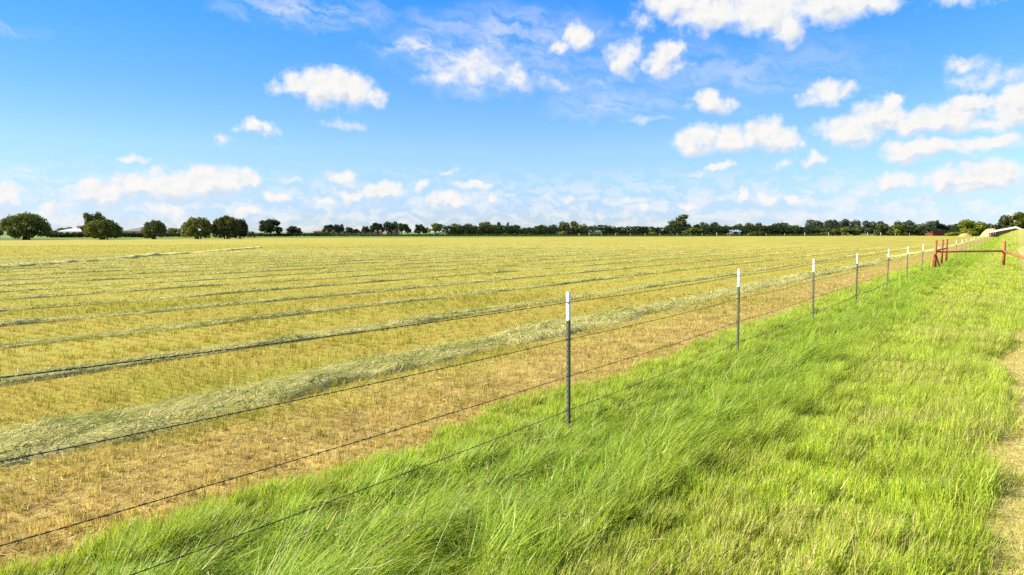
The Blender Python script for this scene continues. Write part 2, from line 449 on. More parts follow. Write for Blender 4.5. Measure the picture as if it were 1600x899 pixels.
# ------------------------------------------------------------------ stubble on the field
WROW0, WSTEP = 7.10, 3.15
def make_stubble(name, n, r0, r1, seg):
    r = r0 * (r1 / r0) ** rng.random(n)
    th = rng.uniform(-.86, .86, n)
    x, y = r * np.sin(th), r * np.cos(th)
    t, p = DX * x + DY * y, NX * x + NY * y
    cell = np.where(r < 12, .13, np.where(r < 26, .3, .9))
    ct, cp, c1, c2, c3 = tufts(t, p, cell, 71)
    pull = rng.uniform(0, .7, n); t = t + (ct - t) * pull; p = p + (cp - p) * pull
    x, y = tp(t, p)
    k = p > edge_field(t) - .35 * rng.random(n)
    x, y, t, p, r, c1, c2, c3 = (a[k] for a in (x, y, t, p, r, c1, c2, c3)); n = len(x)
    big = fbm(t * .16, p * .5, 61); tuft = fbm(t * 1.1, p * 1.6, 62); fine = fbm(t * 4, p * 5, 63, 2)
    nearb = 1 - ss(5.6, 7.0, p + 2.4 * (tuft - .5))
    far_g = ss(7, 16, p); warm = ss(.42, .66, fbm(t * .35, p * .8, 66)) * (1 - ss(12, 22, p))
    gr = np.clip(.42 + .30 * far_g + 1.5 * (big - .5) + 1.3 * (tuft - .5) + .7 * (c2 - .5) - .22 * nearb - .5 * warm, .04, .95)
    isg = rng.random(n) < gr
    green = pick([(.37, .36, .04), (.30, .32, .032), (.44, .40, .06), (.23, .26, .028)], [4, 3, 4, 1], n)
    gold = pick([(.58, .42, .10), (.53, .34, .065), (.64, .50, .15), (.44, .26, .055)], [4, 3, 3, 1.5], n)
    brown = pick([(.66, .51, .15), (.54, .38, .09), (.78, .63, .25), (.36, .22, .055), (.52, .49, .09)], [4, 2.5, 3, 1.5, 2], n)
    dryc = np.where((rng.random(n) < nearb * .8)[:, None], brown, gold)
    col = np.where(isg[:, None], green, dryc)
    hgt = rng.uniform(.035, .105, n) * (.45 + .8 * tuft + .25 * isg) * (.45 + 1.1 * c1)
    W = rng.uniform(.0042, .0085, n) * np.maximum(1, r / 9)
    base = np.stack([x, y, np.zeros(n) - .003], 1)
    col = col * (.72 + .5 * c3)[:, None]
    fr = (.65 * ss(6, 35, r))[:, None]; col = col * (1 - fr) + np.array([[.47, .42, .068]]) * fr
    flat = rng.random(n) < (.15 + .22 * nearb)
    lean = np.where(flat, rng.uniform(1.0, 1.5, n), np.abs(rng.normal(.25, .3, n)))
    me = blades(base, hgt, W, rng.uniform(-3.14, 3.14, n), lean, rng.uniform(0, .5, n), col, name, seg)
    return tag(link(name, me, M_STRAW), kind='stuff')
make_stubble('field_stubble', 480000, 3.2, 22, 3)
make_stubble('field_stubble', 280000, 20, 120, 3)

# cut straw lying loose on the strip the mower cleared last
n = 26000
t = 1.5 * (40 / 1.5) ** rng.random(n) - 3; p = rng.uniform(4.1, 6.9, n)
kk = fbm(t * .9, p * 1.2, 97) + rng.normal(0, .12, n) > .47; t, p = t[kk], p[kk]; n = len(t)
x, y = tp(t, p); az = rng.uniform(0, 6.28, n); L = rng.uniform(.05, .16, n)
P = np.empty((n, 4, 3)); P[:, 0] = np.stack([x, y, rng.uniform(.01, .05, n)], 1)
for j in range(1, 4):
    a = az + rng.normal(0, .25, n); el_ = rng.normal(.05, .25, n)
    P[:, j] = P[:, j - 1] + np.stack([np.cos(a) * np.cos(el_), np.sin(a) * np.cos(el_), np.sin(el_)], 1) * (L / 3)[:, None]
P[:, :, 2] = np.maximum(P[:, :, 2], .006)
S = np.stack([-np.sin(az), np.cos(az), rng.normal(0, .4, n)], 1)
me = ribbons(P, rng.uniform(.003, .007, n) * np.maximum(1, np.hypot(x, y) / 9), S, pick([(.66, .50, .22), (.52, .36, .14), (.30, .19, .07), (.58, .48, .2)], [4, 3, 2, 2], n), 'straw')
tag(link('loose_straw_litter', me, M_STRAW), kind='stuff')

# ------------------------------------------------------------------ windrows of cut hay
HLX = np.array([(-26.2, 8), (-26.3, 30), (-26.9, 38.9), (-28.3, 62), (-30, 88)])
def row_profile(name, path, width, height, seed, label, cut=None):
    """path(s) -> centre; a lumpy ridge following it"""
    S = path['s']; C = path['xy']; n = len(S)
    tx = np.gradient(C[:, 0]); ty = np.gradient(C[:, 1]); l = np.hypot(tx, ty); tx /= l; ty /= l
    K = 13; us = np.linspace(-1, 1, K)
    V = np.empty((n, K, 3))
    w = width * (.6 + .8 * fbm(S * .5, S * 0, seed, 4)); off = width * .5 * (fbm(S * .22, S * 0 + 7, seed + 1) - .5)
    hh = height * (.35 + 1.3 * fbm(S * .6, S * 0 + 2, seed + 2, 4))
    for j, u in enumerate(us):
        d = off + u * w * .5 + .1 * width * (fbm(S * 2.6, S * 0 + u * 3, seed + 3) - .5)
        z = hh * max(0, 1 - abs(u) ** 3) ** .8 * (.35 + 1.3 * fbm(S * 1.9, u * 2.2 + S * 0, seed + 4, 4)) + .004
        if abs(u) == 1: z = z * 0 - .012
        V[:, j] = np.stack([C[:, 0] - ty * d, C[:, 1] + tx * d, z], 1)
    Q = [(i * K + j, (i + 1) * K + j, (i + 1) * K + j + 1, i * K + j + 1) for i in range(n - 1) for j in range(K - 1)]
    # strands of hay in the same mesh as the ridge
    vv, tr_, cc = [V.reshape(-1, 3)], [], [np.full((n * K, 3), .3)]
    o = link(name, np_mesh(name, V.reshape(-1, 3), quads=Q, smooth_=True), M_MOUND)
    tag(o, label, 'hay windrow', 'windrows of cut hay across the mown field')
    # strands
    r = np.hypot(C[:, 0], C[:, 1]); seg = np.gradient(S)
    dens = seg * np.where(r < 60, 1.0 / np.maximum(r, 5) ** 1.5, 0) * np.where((np.abs(np.arctan2(C[:, 0], C[:, 1])) < .95), 1, 0)
    tot = dens.sum()
    if tot > 0:
        m_ = int(min(42000, 30000 * tot))
        i = rng.choice(n, m_, p=dens / tot); u = np.clip(rng.normal(0, .52, m_), -1.4, 1.4)
        jj = np.clip(((u + 1) / 2 * (K - 1)), 0, K - 1.001); j0 = jj.astype(int); f = (jj - j0)[:, None]
        B = V[i, j0] * (1 - f) + V[i, j0 + 1] * f
        nxt = np.minimum(i + 1, n - 1); B += (V[nxt, j0] - V[i, j0]) * rng.random((m_, 1))
        ex = np.abs(u) > 1; B[ex, 2] = .012
        B[:, 2] = np.maximum(B[:, 2], 0) + rng.uniform(0, .014, m_)
        B[:, 0] += -ty[i] * (np.sign(u) * np.maximum(np.abs(u) - 1, 0) * width * .5); B[:, 1] += tx[i] * (np.sign(u) * np.maximum(np.abs(u) - 1, 0) * width * .5)
        rr = np.hypot(B[:, 0], B[:, 1])
        a0 = np.arctan2(ty[i], tx[i]) + rng.normal(0, .42, m_) + 2.6 * (fbm(B[:, 0] * 2.2, B[:, 1] * 2.2, seed + 6, 2) - .5) + (rng.random(m_) < .5) * np.pi
        L = rng.uniform(.10, .34, m_) * min(1, width + .15)
        P = np.empty((m_, 4, 3)); P[:, 0] = B
        e0 = rng.normal(.12, .22, m_)
        for q in range(1, 4):
            el = e0 - .22 * (q - 1); a = a0 + rng.normal(0, .18, m_)
            P[:, q] = P[:, q - 1] + np.stack([np.cos(a) * np.cos(el), np.sin(a) * np.cos(el), np.sin(el)], 1) * (L / 3)[:, None]
        P[:, :, 2] = np.maximum(P[:, :, 2], .008)
        S2 = np.stack([-np.sin(a0), np.cos(a0), rng.normal(0, .5, m_)], 1); S2 /= np.linalg.norm(S2, axis=1)[:, None]
        me = ribbons(P, rng.uniform(.0034, .0068, m_) * np.maximum(1, rr / 10), S2,
                     np.where((fbm(B[:, 0] * 1.6, B[:, 1] * 1.6, seed + 8, 3) + rng.normal(0, .09, m_) > .60)[:, None], [[.52, .62, .42]], [[1, 1, 1]]) * pick([(.56, .54, .23), (.45, .46, .16), (.70, .64, .31), (.30, .34, .09), (.60, .48, .17)], [4, 4, 3, 3, 2], m_), 'hay_strands')
        st = link('hay_strands', me, M_STRAW, o); st['kind'] = 'stuff'
    return o
def row_path(p, tmin, tmax):
    t = [tmin]
    while t[-1] < tmax: t.append(t[-1] + max(.12, .012 * abs(math.hypot(*tp(t[-1], p)))))
    t = np.array(t); pp = p + .25 * (fbm(t * .05, t * 0 + p, 88) - .5) * 2
    return {'s': t, 'xy': np.stack([DX * t + NX * pp, DY * t + NY * pp], 1)}
ORD = ['closest to the wire fence and the thickest', 'second from the wire fence, crossed by its top wire', 'third from the wire fence',
       'fourth from the wire fence', 'fifth from the wire fence', 'sixth from the wire fence', 'seventh from the wire fence',
       'eighth from the wire fence', 'ninth from the wire fence', 'tenth from the wire fence', 'eleventh from the wire fence',
       'twelfth from the wire fence', 'thirteenth from the wire fence', 'fourteenth from the wire fence', 'fifteenth from the wire fence',
       'sixteenth from the wire fence', 'seventeenth from the wire fence', 'eighteenth from the wire fence']
for i, wd in enumerate(ORD):
    p = WROW0 + WSTEP * i
    tmax = 150 if i < 2 else 170 + 4 * i
    path = row_path(p, -14 - p * .9, tmax)
    keep = (path['xy'][:, 0] > -25 - .07 * np.maximum(path['xy'][:, 1] - 20, 0)) | (path['xy'][:, 1] < 36)
    path = {'s': path['s'][keep], 'xy': path['xy'][keep]}
    row_profile('hay_windrow', path, 1.0 if i == 0 else (.52 if i == 1 else .46), .085 if i == 0 else .052 - .0012 * i, 100 + 11 * i,
                f'pale ridge of cut hay, {wd}')
s = np.arange(8, 88, .5)
row_profile('hay_windrow', {'s': s, 'xy': np.stack([np.interp(s, HLX[:, 1], HLX[:, 0]), s], 1)}, 1.0, .13, 900,
            'dark edged hay ridge running towards the oaks, closing off the ends of the other rows')

# ------------------------------------------------------------------ wire fence
ZREF = .6
def t_for(x, p=FP):
    lo, hi = -5., 900.
    for _ in range(60):
        m = (lo + hi) / 2; X, Y = tp(m, p)
        if column(X, Y, ZREF) < x: lo = m
        else: hi = m
    return lo
near_t = [t_for(x) for x in (887, 1153, 1271, 1338, 1387, 1417.5, 1441)]
red_t = [t_for(x) for x in (1461.5, 1471.5, 1478.5)]
far_t = [t_for(x) for x in (1494, 1502, 1509, 1516, 1522, 1528, 1533, 1538, 1543, 1547.5, 1551.5, 1555)]
pre_t = [near_t[0] - 5.2, near_t[0] - 10.4]
WZ = (1.206, .862, .515, .195)

def t_section(s=1.0):
    a, b, c, d = .018 * s, .0045 * s, .004 * s, .034 * s   # half flange, flange thickness, half stem, stem depth; flange faces -y
    return [(-a, 0), (a, 0), (a, b), (c, b), (c, d), (-c, d), (-c, b), (-a, b)]
_post = None
def make_post(parent, t, p, tilt=(0, 0), ztop=1.30, dz=0.0):
    global _post
    x, y = tp(t, p); z = float(H(t, p)) + dz
    if _post is None:
        m = MB(); m.prism(t_section(), -.25, 1.035)
        for k in range(18): m.box(-.005, .005, -.004, .0, .09 + .054 * k, .108 + .054 * k)
        o = m.build('post', M_STEEL, parent)
        m = MB(); m.prism(t_section(1.04), 1.035, 1.30)
        for k in range(4): m.box(-.005, .005, -.004, .0, 1.06 + .06 * k, 1.08 + .06 * k)
        w = m.build('white_tip', M_WHITE, o)
        for wz in WZ:
            m = MB()
            pts = [(-.028, .012, wz - .012), (-.026, -.004, wz - .008), (-.012, -.013, wz), (0, -.016, wz + .004), (.012, -.013, wz), (.026, -.004, wz - .008), (.028, .012, wz - .012)]
            m.tube(pts, .0022, 5); m.build('clip', M_CLIP, o)
        _post = o
    else:
        o = copy_tree(_post, parent)
    o.location = (x, y, z); o.rotation_euler = (tilt[0], tilt[1], math.radians(-64 + random.gauss(0, 5)))
    return o
def twisted(path, r, k=5, pitch=.12, far=False):
    """two strands twisted along a polyline"""
    m = MB()
    if far:
        m.tube(path, r * 1.3, 5); return m
    pts = [Vector(a) for a in path]; dense = []
    for a, b in zip(pts[:-1], pts[1:]):
        L = (b - a).length; n = max(2, int(L / (pitch / 6)))
        for i in range(n): dense.append(a.lerp(b, i / n))
    dense.append(pts[-1])
    s = 0
    A, B = [], []
    for i, q in enumerate(dense):
        if i: s += (q - dense[i - 1]).length
        th = 2 * math.pi * s / pitch
        d = (dense[min(i + 1, len(dense) - 1)] - dense[max(i - 1, 0)]).normalized()
        a = d.cross(Vector((0, 0, 1))).normalized(); b = d.cross(a)
        off = (a * math.cos(th) + b * math.sin(th)) * r * .9
        A.append(q + off); B.append(q - off)
    m.tube(A, r, k); m.tube(B, r, k)
    return m
def wire_line(ts, wz, lift):
    pts = []
    offx, offy = (DX * 0 - NX * .022), (DY * 0 - NY * .022)       # on the camera side of the posts
    for a, b in zip(ts[:-1], ts[1:]):
        for i in range(6):
            u = i / 6; t = a + (b - a) * u
            x, y = tp(t, FP); z = float(H(t, FP)) + wz + lift(t) - .018 * 4 * u * (1 - u) * (b - a) / 5
            pts.append((x + offx, y + offy, z))
    x, y = tp(ts[-1], FP); pts.append((x + offx, y + offy, float(H(ts[-1], FP)) + wz + lift(ts[-1])))
    return pts
lift = lambda t: .07 * max(0, min(1, (near_t[0] - t) / 5.2))

fx, fy = tp(near_t[0], FP)
F1 = empty('wire_fence', (0, 0, 0))
tag(F1, 'wire fence on dark steel posts with white tips, between mown field and green verge', 'fence')
for t in sorted(pre_t) + near_t:
    make_post(F1, t, FP, (random.gauss(0, .009), random.gauss(0, .009) if t != near_t[0] else .004), dz=lift(t))
for wz in WZ:
    ts = sorted(pre_t) + near_t + red_t[:1]
    m = twisted(wire_line(ts, wz, lift), .0019); s = pre_t[1] + random.random()        # barbs
    while s < near_t[4]:
        x, y = tp(s, FP); z = wz + lift(s)
        i = np.searchsorted(ts, s) - 1; u = (s - ts[i]) / (ts[i + 1] - ts[i]); z -= .018 * 4 * u * (1 - u) * (ts[i + 1] - ts[i]) / 5
        x -= NX * .022; y -= NY * .022
        for q in range(3):
            a = random.uniform(0, 6.28); e = .014
            dx, dy, dz = NX * math.cos(a) * e, NY * math.cos(a) * e, math.sin(a) * e
            m.tube([(x - dx + DX * .006 * (q - 1), y - dy + DY * .006 * (q - 1), z - dz), (x + dx + DX * .006 * (q - 1), y + dy + DY * .006 * (q - 1), z + dz)], .0014, 4)
        s += .32
    m.build('wire', M_WIRE, F1, True)
F2 = empty('wire_fence', (0, 0, 0))
tag(F2, 'wire fence with white tipped posts running on past the red pipe brace', 'fence')
for t in far_t: make_post(F2, t, FP, (random.gauss(0, .015), random.gauss(0, .015)))
for wz in WZ:
    twisted(wire_line(red_t + far_t, wz, lambda t: 0), .0035, far=True).build('wire', M_WIRE, F2, True)

# red pipe brace: three posts in line with the fence, their rails, a slanting brace
RB = empty('pipe_brace', (*tp(red_t[0], FP), 0)); inv = Vector(RB.location)
tag(RB, 'rusty red pipe brace of three posts and a slanting strut, set in the wire fence', 'fence brace')
def rel(t, p, z, o=inv): x, y = tp(t, p); return (x - o.x, y - o.y, z + float(H(t, p)) - o.z)
for i, t in enumerate(red_t):
    m = MB(); m.tube([rel(t, FP, -.1), rel(t, FP, 1.40)], .07, 12); m.build('post', M_RED, RB, True)
    m = MB(); m.tube([rel(t, FP, 1.401), rel(t, FP, 1.42), rel(t, FP, 1.435)], [.073, .07, .03], 12); m.build('cap', M_RED, bpy.data.objects[RB.children[-1].name]).matrix_parent_inverse.identity()
m = MB(); m.tube([rel(red_t[0] + .07, FP, .90), rel(red_t[2] - .07, FP, .90)], .04, 10); m.build('rail', M_RED, RB, True)
m = MB(); m.tube([rel(red_t[0], FP + .06, .74), rel(red_t[0] - 1.15, FP + .06, -.08)], .045, 10); m.build('strut', M_RED, RB, True)
m = MB(); m.tube([rel(red_t[0] + .02, FP - .04, .62), rel(red_t[0] - .55, FP - .30, -.08)], .045, 10); m.build('strut', M_RED, RB, True)

# red pipe barrier across the verge
bx, by = ground(1567.5, 416, .02)
p1 = ground(1567.5, 416, .02); q0 = tp(red_t[0], FP - .06)
p3 = (lateral(1640, 23.5, .8), 23.5)
p2 = (lateral(1600, 29.0, .8), 29.0)
k = (p3[0] - p1[0], p3[1] - p1[1])
GB = empty('pipe_barrier', (p1[0], p1[1], 0))
tag(GB, 'rusty red pipe barrier with a single rail, closing the grass verge beside the track', 'barrier')
def relb(x, y, z): return (x - p1[0], y - p1[1], z)
m = MB(); m.tube([relb(*p1, -.1), relb(*p1, 1.38)], .085, 12); m.build('post', M_RED, GB, True)
m = MB(); m.tube([relb(*p3, -.1), relb(*p3, 1.30)], .085, 12); m.build('post', M_RED, GB, True)
m = MB(); m.tube([relb(*q0, .84), relb(*[(a + b) / 2 for a, b in zip(q0, p1)], .835), relb(*p1, .83)], .05, 12); m.build('rail', M_RED, GB, True)
m = MB(); m.tube([relb(*p1, .82), relb(*p3, .80)], .06, 12); m.build('rail', M_RED, GB, True)
m = MB(); m.tube([relb(p1[0], p1[1], .74), relb(p1[0], p1[1], .91)], .098, 12); m.build('collar', M_RED, GB, True)

# ------------------------------------------------------------------ trees
def lobes_for(style, r):
    L = []
    if style == 'oak':                          # broad dome, foliage nearly to the ground
        n = r.choice((46, 54, 60))
        for k in range(n):
            u = (k + .5) / n; a = k * 2.39996 + r.uniform(-.3, .3); q = r.uniform(.86, 1.06)
            c = math.sqrt(1 - u * u)
            L.append((.5 * c * math.cos(a) * q, .5 * c * math.sin(a) * q, .30 + .44 * u * q, r.uniform(.09, .13)))
        for k in range(22):
            a = k * 2.39996; d = r.uniform(.25, .5)
            L.append((d * math.cos(a), d * math.sin(a), r.uniform(.14, .3), r.uniform(.08, .12)))
    elif style == 'round':
        for k in range(20):
            a = r.uniform(0, 6.28); d = math.sqrt(r.random()) * .36
            L.append((d * math.cos(a), d * math.sin(a), r.uniform(.24, .80) - d * .30, r.uniform(.13, .19)))
    elif style == 'high':                       # rounded crown on a clear trunk
        for k in range(22):
            a = r.uniform(0, 6.28); d = math.sqrt(r.random()) * .4
            L.append((d * math.cos(a), d * math.sin(a), r.uniform(.42, .80) - d * .22, r.uniform(.10, .16)))
    elif style == 'loose':                      # separate pads with sky between
        for k in range(18):
            a = r.uniform(0, 6.28); d = r.uniform(.05, .40)
            L.append((d * math.cos(a), d * math.sin(a), r.uniform(.36, .86) - d * .3, r.uniform(.08, .14)))
        L.append((0, 0, .62, .16))
    elif style == 'bush':
        for k in range(12):
            a = r.uniform(0, 6.28); d = math.sqrt(r.random()) * .42
            L.append((d * math.cos(a) * 1.5, d * math.sin(a) * 1.5, r.uniform(.2, .7) - d * .55, r.uniform(.18, .28)))
    elif style == 'cedar':
        for k in range(14):
            z = r.uniform(.15, .95); a = r.uniform(0, 6.28); d = (1 - z) * .28
            L.append((d * math.cos(a), d * math.sin(a), z, .07 + .13 * (1 - z)))
    elif style == 'clump':                      # flat topped, full to the ground
        for k in range(18):
            a = r.uniform(0, 6.28); d = math.sqrt(r.random()) * .5
            L.append((d * math.cos(a) * 1.2, d * math.sin(a) * .8, r.uniform(.22, .78) - d * .2, r.uniform(.14, .2)))
    elif style == 'tall':                       # tall mass, higher to one side
        for k in range(16):
            x = r.uniform(-.34, .34); L.append((x, r.uniform(-.25, .25), r.uniform(.2, .66) + x * .42, r.uniform(.12, .17)))
        L += [(.2, 0, .84, .12), (.3, 0, .86, .09), (.05, 0, .76, .13)]
    return L
def make_proto(name, style, seed, nleaf, size, hollow=.0):
    r = random.Random(seed); g = np.random.default_rng(seed)
    L = lobes_for(style, r)
    w = np.array([l[3] ** 2 for l in L]); w /= w.sum()
    i = g.choice(len(L), nleaf, p=w); A = np.array(L)
    d = g.normal(size=(nleaf, 3)); d /= np.linalg.norm(d, axis=1)[:, None]
    rad = A[i, 3] * (.55 + .5 * g.random(nleaf) ** .6)
    lump = 1 + .25 * (vn(d[:, 0] * 3 + i * 7.1, d[:, 1] * 3 + d[:, 2] * 2, seed) - .5) * 2
    C = A[i, :3] + d * (rad * lump)[:, None]
    out = d + g.normal(0, .8, (nleaf, 3)); out /= np.linalg.norm(out, axis=1)[:, None]
    u = np.cross(out, g.normal(size=(nleaf, 3))); u /= np.linalg.norm(u, axis=1)[:, None]
    v = np.cross(out, u)
    s = size * g.uniform(.5, 1.25, nleaf)
    a_, b_ = u * s[:, None], v * (s * .62)[:, None]
    V = np.stack([C - a_, C + b_ * .9 - a_ * .1, C + a_, C - b_], 1)
    tint = (.062 + .036 * g.random(nleaf))[:, None] * np.array([[1.0, 1.12, .38]])
    clump = vn(i * 3.7, i * 1.9, 5)                                # whole branches differ in hue
    tint = tint * (.72 + .6 * clump)[:, None] * np.where(clump[:, None] > .6, [[1.18, 1.05, .9]], [[.95, 1.0, 1.05]])
    mn, mx = np.percentile(V.reshape(-1, 3), .2, axis=0), np.percentile(V.reshape(-1, 3), 99.8, axis=0)
    z0 = {'oak': .07, 'round': .07, 'high': .30, 'loose': .18, 'bush': .0, 'cedar': .05, 'clump': .0, 'tall': .03}[style]
    sc = np.array([1 / (mx[0] - mn[0]), 1 / (mx[1] - mn[1]), (1 - z0) / (mx[2] - mn[2])])
    cen = np.array([(mx[0] + mn[0]) / 2, (mx[1] + mn[1]) / 2, mn[2]])
    asp = (mx[0] - mn[0]) / max(.2, (mx[2] - mn[2]) / (1 - z0))
    V = (V - cen) * sc + np.array([0, 0, z0])
    Q = np.arange(nleaf * 4).reshape(-1, 4)
    crown = np_mesh(name + '_crown', V.reshape(-1, 3), quads=Q, col=np.repeat(np.maximum(tint, .004), 4, axis=0))
    # trunk with limbs
    m = MB(); top = .55
    m.tube([(0, 0, -.03), (.006, 0, .08), (-.01, .005, .22), (.0, .01, top)], [.05, .036, .03, .012], 8)
    for l in L[:7]:
        q = ((l[0] - cen[0]) * sc[0], (l[1] - cen[1]) * sc[1], (l[2] - cen[2]) * sc[2] + z0)
        zb = min(.2, q[2] * .5)
        m.tube([(0, 0, zb), (q[0] * .45, q[1] * .45, zb + (q[2] - zb) * .6), q], [.024, .015, .006], 6)
    if style in ('oak',):
        m.tube([(.09, .02, -.03), (.07, .01, .1), (.16, .0, .4)], [.03, .024, .01], 7)
        m.tube([(-.1, -.02, -.03), (-.09, -.01, .1), (-.18, .0, .38)], [.028, .02, .01], 7)
    me = bpy.data.meshes.new(name + '_trunk'); me.from_pydata(m.V, [], m.F); me.update()
    crown.materials.append(M_LEAF); me.materials.append(M_BARK)
    return crown, me
PROT = {}
for st, nn, n1, s1 in (('oak', 5, 9000, .032), ('round', 3, 2600, .055), ('high', 3, 2200, .055), ('loose', 2, 4000, .036), ('bush', 3, 1200, .075), ('cedar', 2, 900, .06), ('clump', 4, 2800, .05), ('tall', 1, 2600, .045)):
    PROT[st] = [make_proto(st, st, 40 + 13 * k + len(st), n1, s1) for k in range(nn)]
DARK, OLIVE, YEL, HAZE_BLUE = (1.4, 1.42, 1.2), (1.6, 1.5, .9), (3.2, 2.9, 1.0), (1.0, 1.2, 1.6)  # the bluish multiplier puts distance haze into the far foliage colour
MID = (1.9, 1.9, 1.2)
cnt = {}
def tree(name, label, style, x0, x1, ytop, d, colr=DARK, group=None, cat='tree', z=None, flip=None):
    k = cnt.get(style, 0); cnt[style] = k + 1
    crown, trunk = PROT[style][k % len(PROT[style])]
    X = lateral((x0 + x1) / 2, d)
    if z is None: z = Hxy(X, d) - .06
    dep = d * CP
    w = (x1 - x0) / FPX * dep * (1.3 if name == 'far_tree' and style in ('clump', 'round', 'bush') else 1.0)
    base = HOR + FPX * (CAM_H - z) / d
    h = (base - ytop) / FPX * d * 1.02
    rz = random.uniform(-.5, .5) + (math.pi if random.random() < .5 else 0)
    if flip is not None: rz = flip
    e = empty(name, (X, d, z), rz)
    e.scale = (w, w * random.uniform(.85, 1.1), h)
    for nm, me in (('trunk', trunk), ('crown', crown)):
        o = bpy.data.objects.new(nm, me); COL.objects.link(o); o.parent = e
        if nm == 'crown':
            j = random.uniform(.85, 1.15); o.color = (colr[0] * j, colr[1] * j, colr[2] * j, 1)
    return tag(e, label, cat, group)

G0 = 'oaks standing along the edge of the mown field'
tree('oak_tree', 'dark oak cut off by the photo edge beside the big rounded oak', 'oak', -40, 1.5, 345, 205, DARK, G0)
tree('oak_tree', 'big rounded oak with several short trunks, shadow lying on the grass', 'oak', 6.5, 75.5, 334.6, 186, MID, G0)
tree('oak_tree', 'tall loose oak with gaps in its crown, rising behind the spreading bushy oak', 'loose', 128, 165, 333, 235, MID, G0)
tree('oak_tree', 'wide bushy oak with low branches, in front of the tall loose oak', 'oak', 135, 189, 344.5, 184, MID, G0)
tree('oak_tree', 'compact oak standing beside the grey hip roof', 'oak', 223, 258, 345.5, 195, DARK, G0)
tree('small_tree', 'small far bush between the grey roofed house and the twin oaks', 'bush', 263, 286, 356.5, 330, MID)
tree('oak_tree', 'full leafy oak, first of the two big neighbouring oaks, crown down to the grass', 'oak', 285, 334, 341, 200, MID, G0)
tree('oak_tree', 'domed oak with a visible trunk, second of the two big neighbouring oaks', 'oak', 333, 377, 338.7, 203, DARK, G0)
tree('oak_tree', 'darker oak merging into the shaded side of the domed oak', 'oak', 364, 387, 343.5, 207, (.8, .85, .8), G0)
tree('shrub', 'low green shrub beside the darker oak', 'bush', 385, 400, 361.5, 260, OLIVE, None, 'shrub')
tree('oak_tree', 'dark irregular oak with a branch reaching out, standing alone', 'loose', 405, 441, 343.5, 330, (.85, .9, 1), G0)
tree('small_tree', 'small rounded dark tree alone between the irregular oak and the pink houses', 'round', 448, 472, 354, 380, (.9, .95, 1))
tree('far_tree', 'low dark trees seen over the hedge beside the white roof', 'clump', 73, 98, 356.5, 420, MID)
tree('far_tree', 'dark crown peeping over the white metal roof', 'round', 94, 110, 355.5, 430, (.85, .95, 1.1))

G1 = 'trees in front of the pink brick houses'
for lab, st, a, b, yt, d in (
    ('broad dark tree over the outer end of the long pink house', 'high', 503, 523, 351.5, 400),
    ('flat crowned dark tree over the middle of the long pink house', 'high', 520, 539, 350.8, 404),
    ('lower dark tree at the inner end of the long pink house', 'high', 536, 551, 355.5, 398),
    ('smallest dark round tree, at the gap between the two pink houses', 'high', 549, 562, 358, 402),
    ('narrow dark tree at the end of the second pink house', 'high', 565, 578, 353.8, 400),
    ('medium dark tree over the second pink house', 'high', 575, 586, 352.8, 410),
    ('tall dark tree at the inner end of the second pink house', 'high', 581, 601, 348.8, 402),
    ('tallest broad dark tree between the second and third pink house', 'high', 598, 624, 346.8, 408),
    ('rounded dark tree over the third pink house', 'high', 617, 637, 349.6, 396),
    ('lower tree at the far end of the third pink house', 'high', 633, 643, 355.6, 400),
    ('pair neighbour with an open crown showing sky beneath, beyond the third pink house', 'loose', 645, 664, 351, 405),
    ('small open crowned tree between two larger ones, near the white car', 'high', 659, 671, 355.6, 412),
    ('pale green pointed tree behind the white car', 'high', 668, 692, 349.6, 400)):
    tree('far_tree', lab, st, a, b, yt, d, HAZE_BLUE if 'pale' not in lab else MID, G1)
G2 = 'trees of the dark treeline across the far edge of the field'
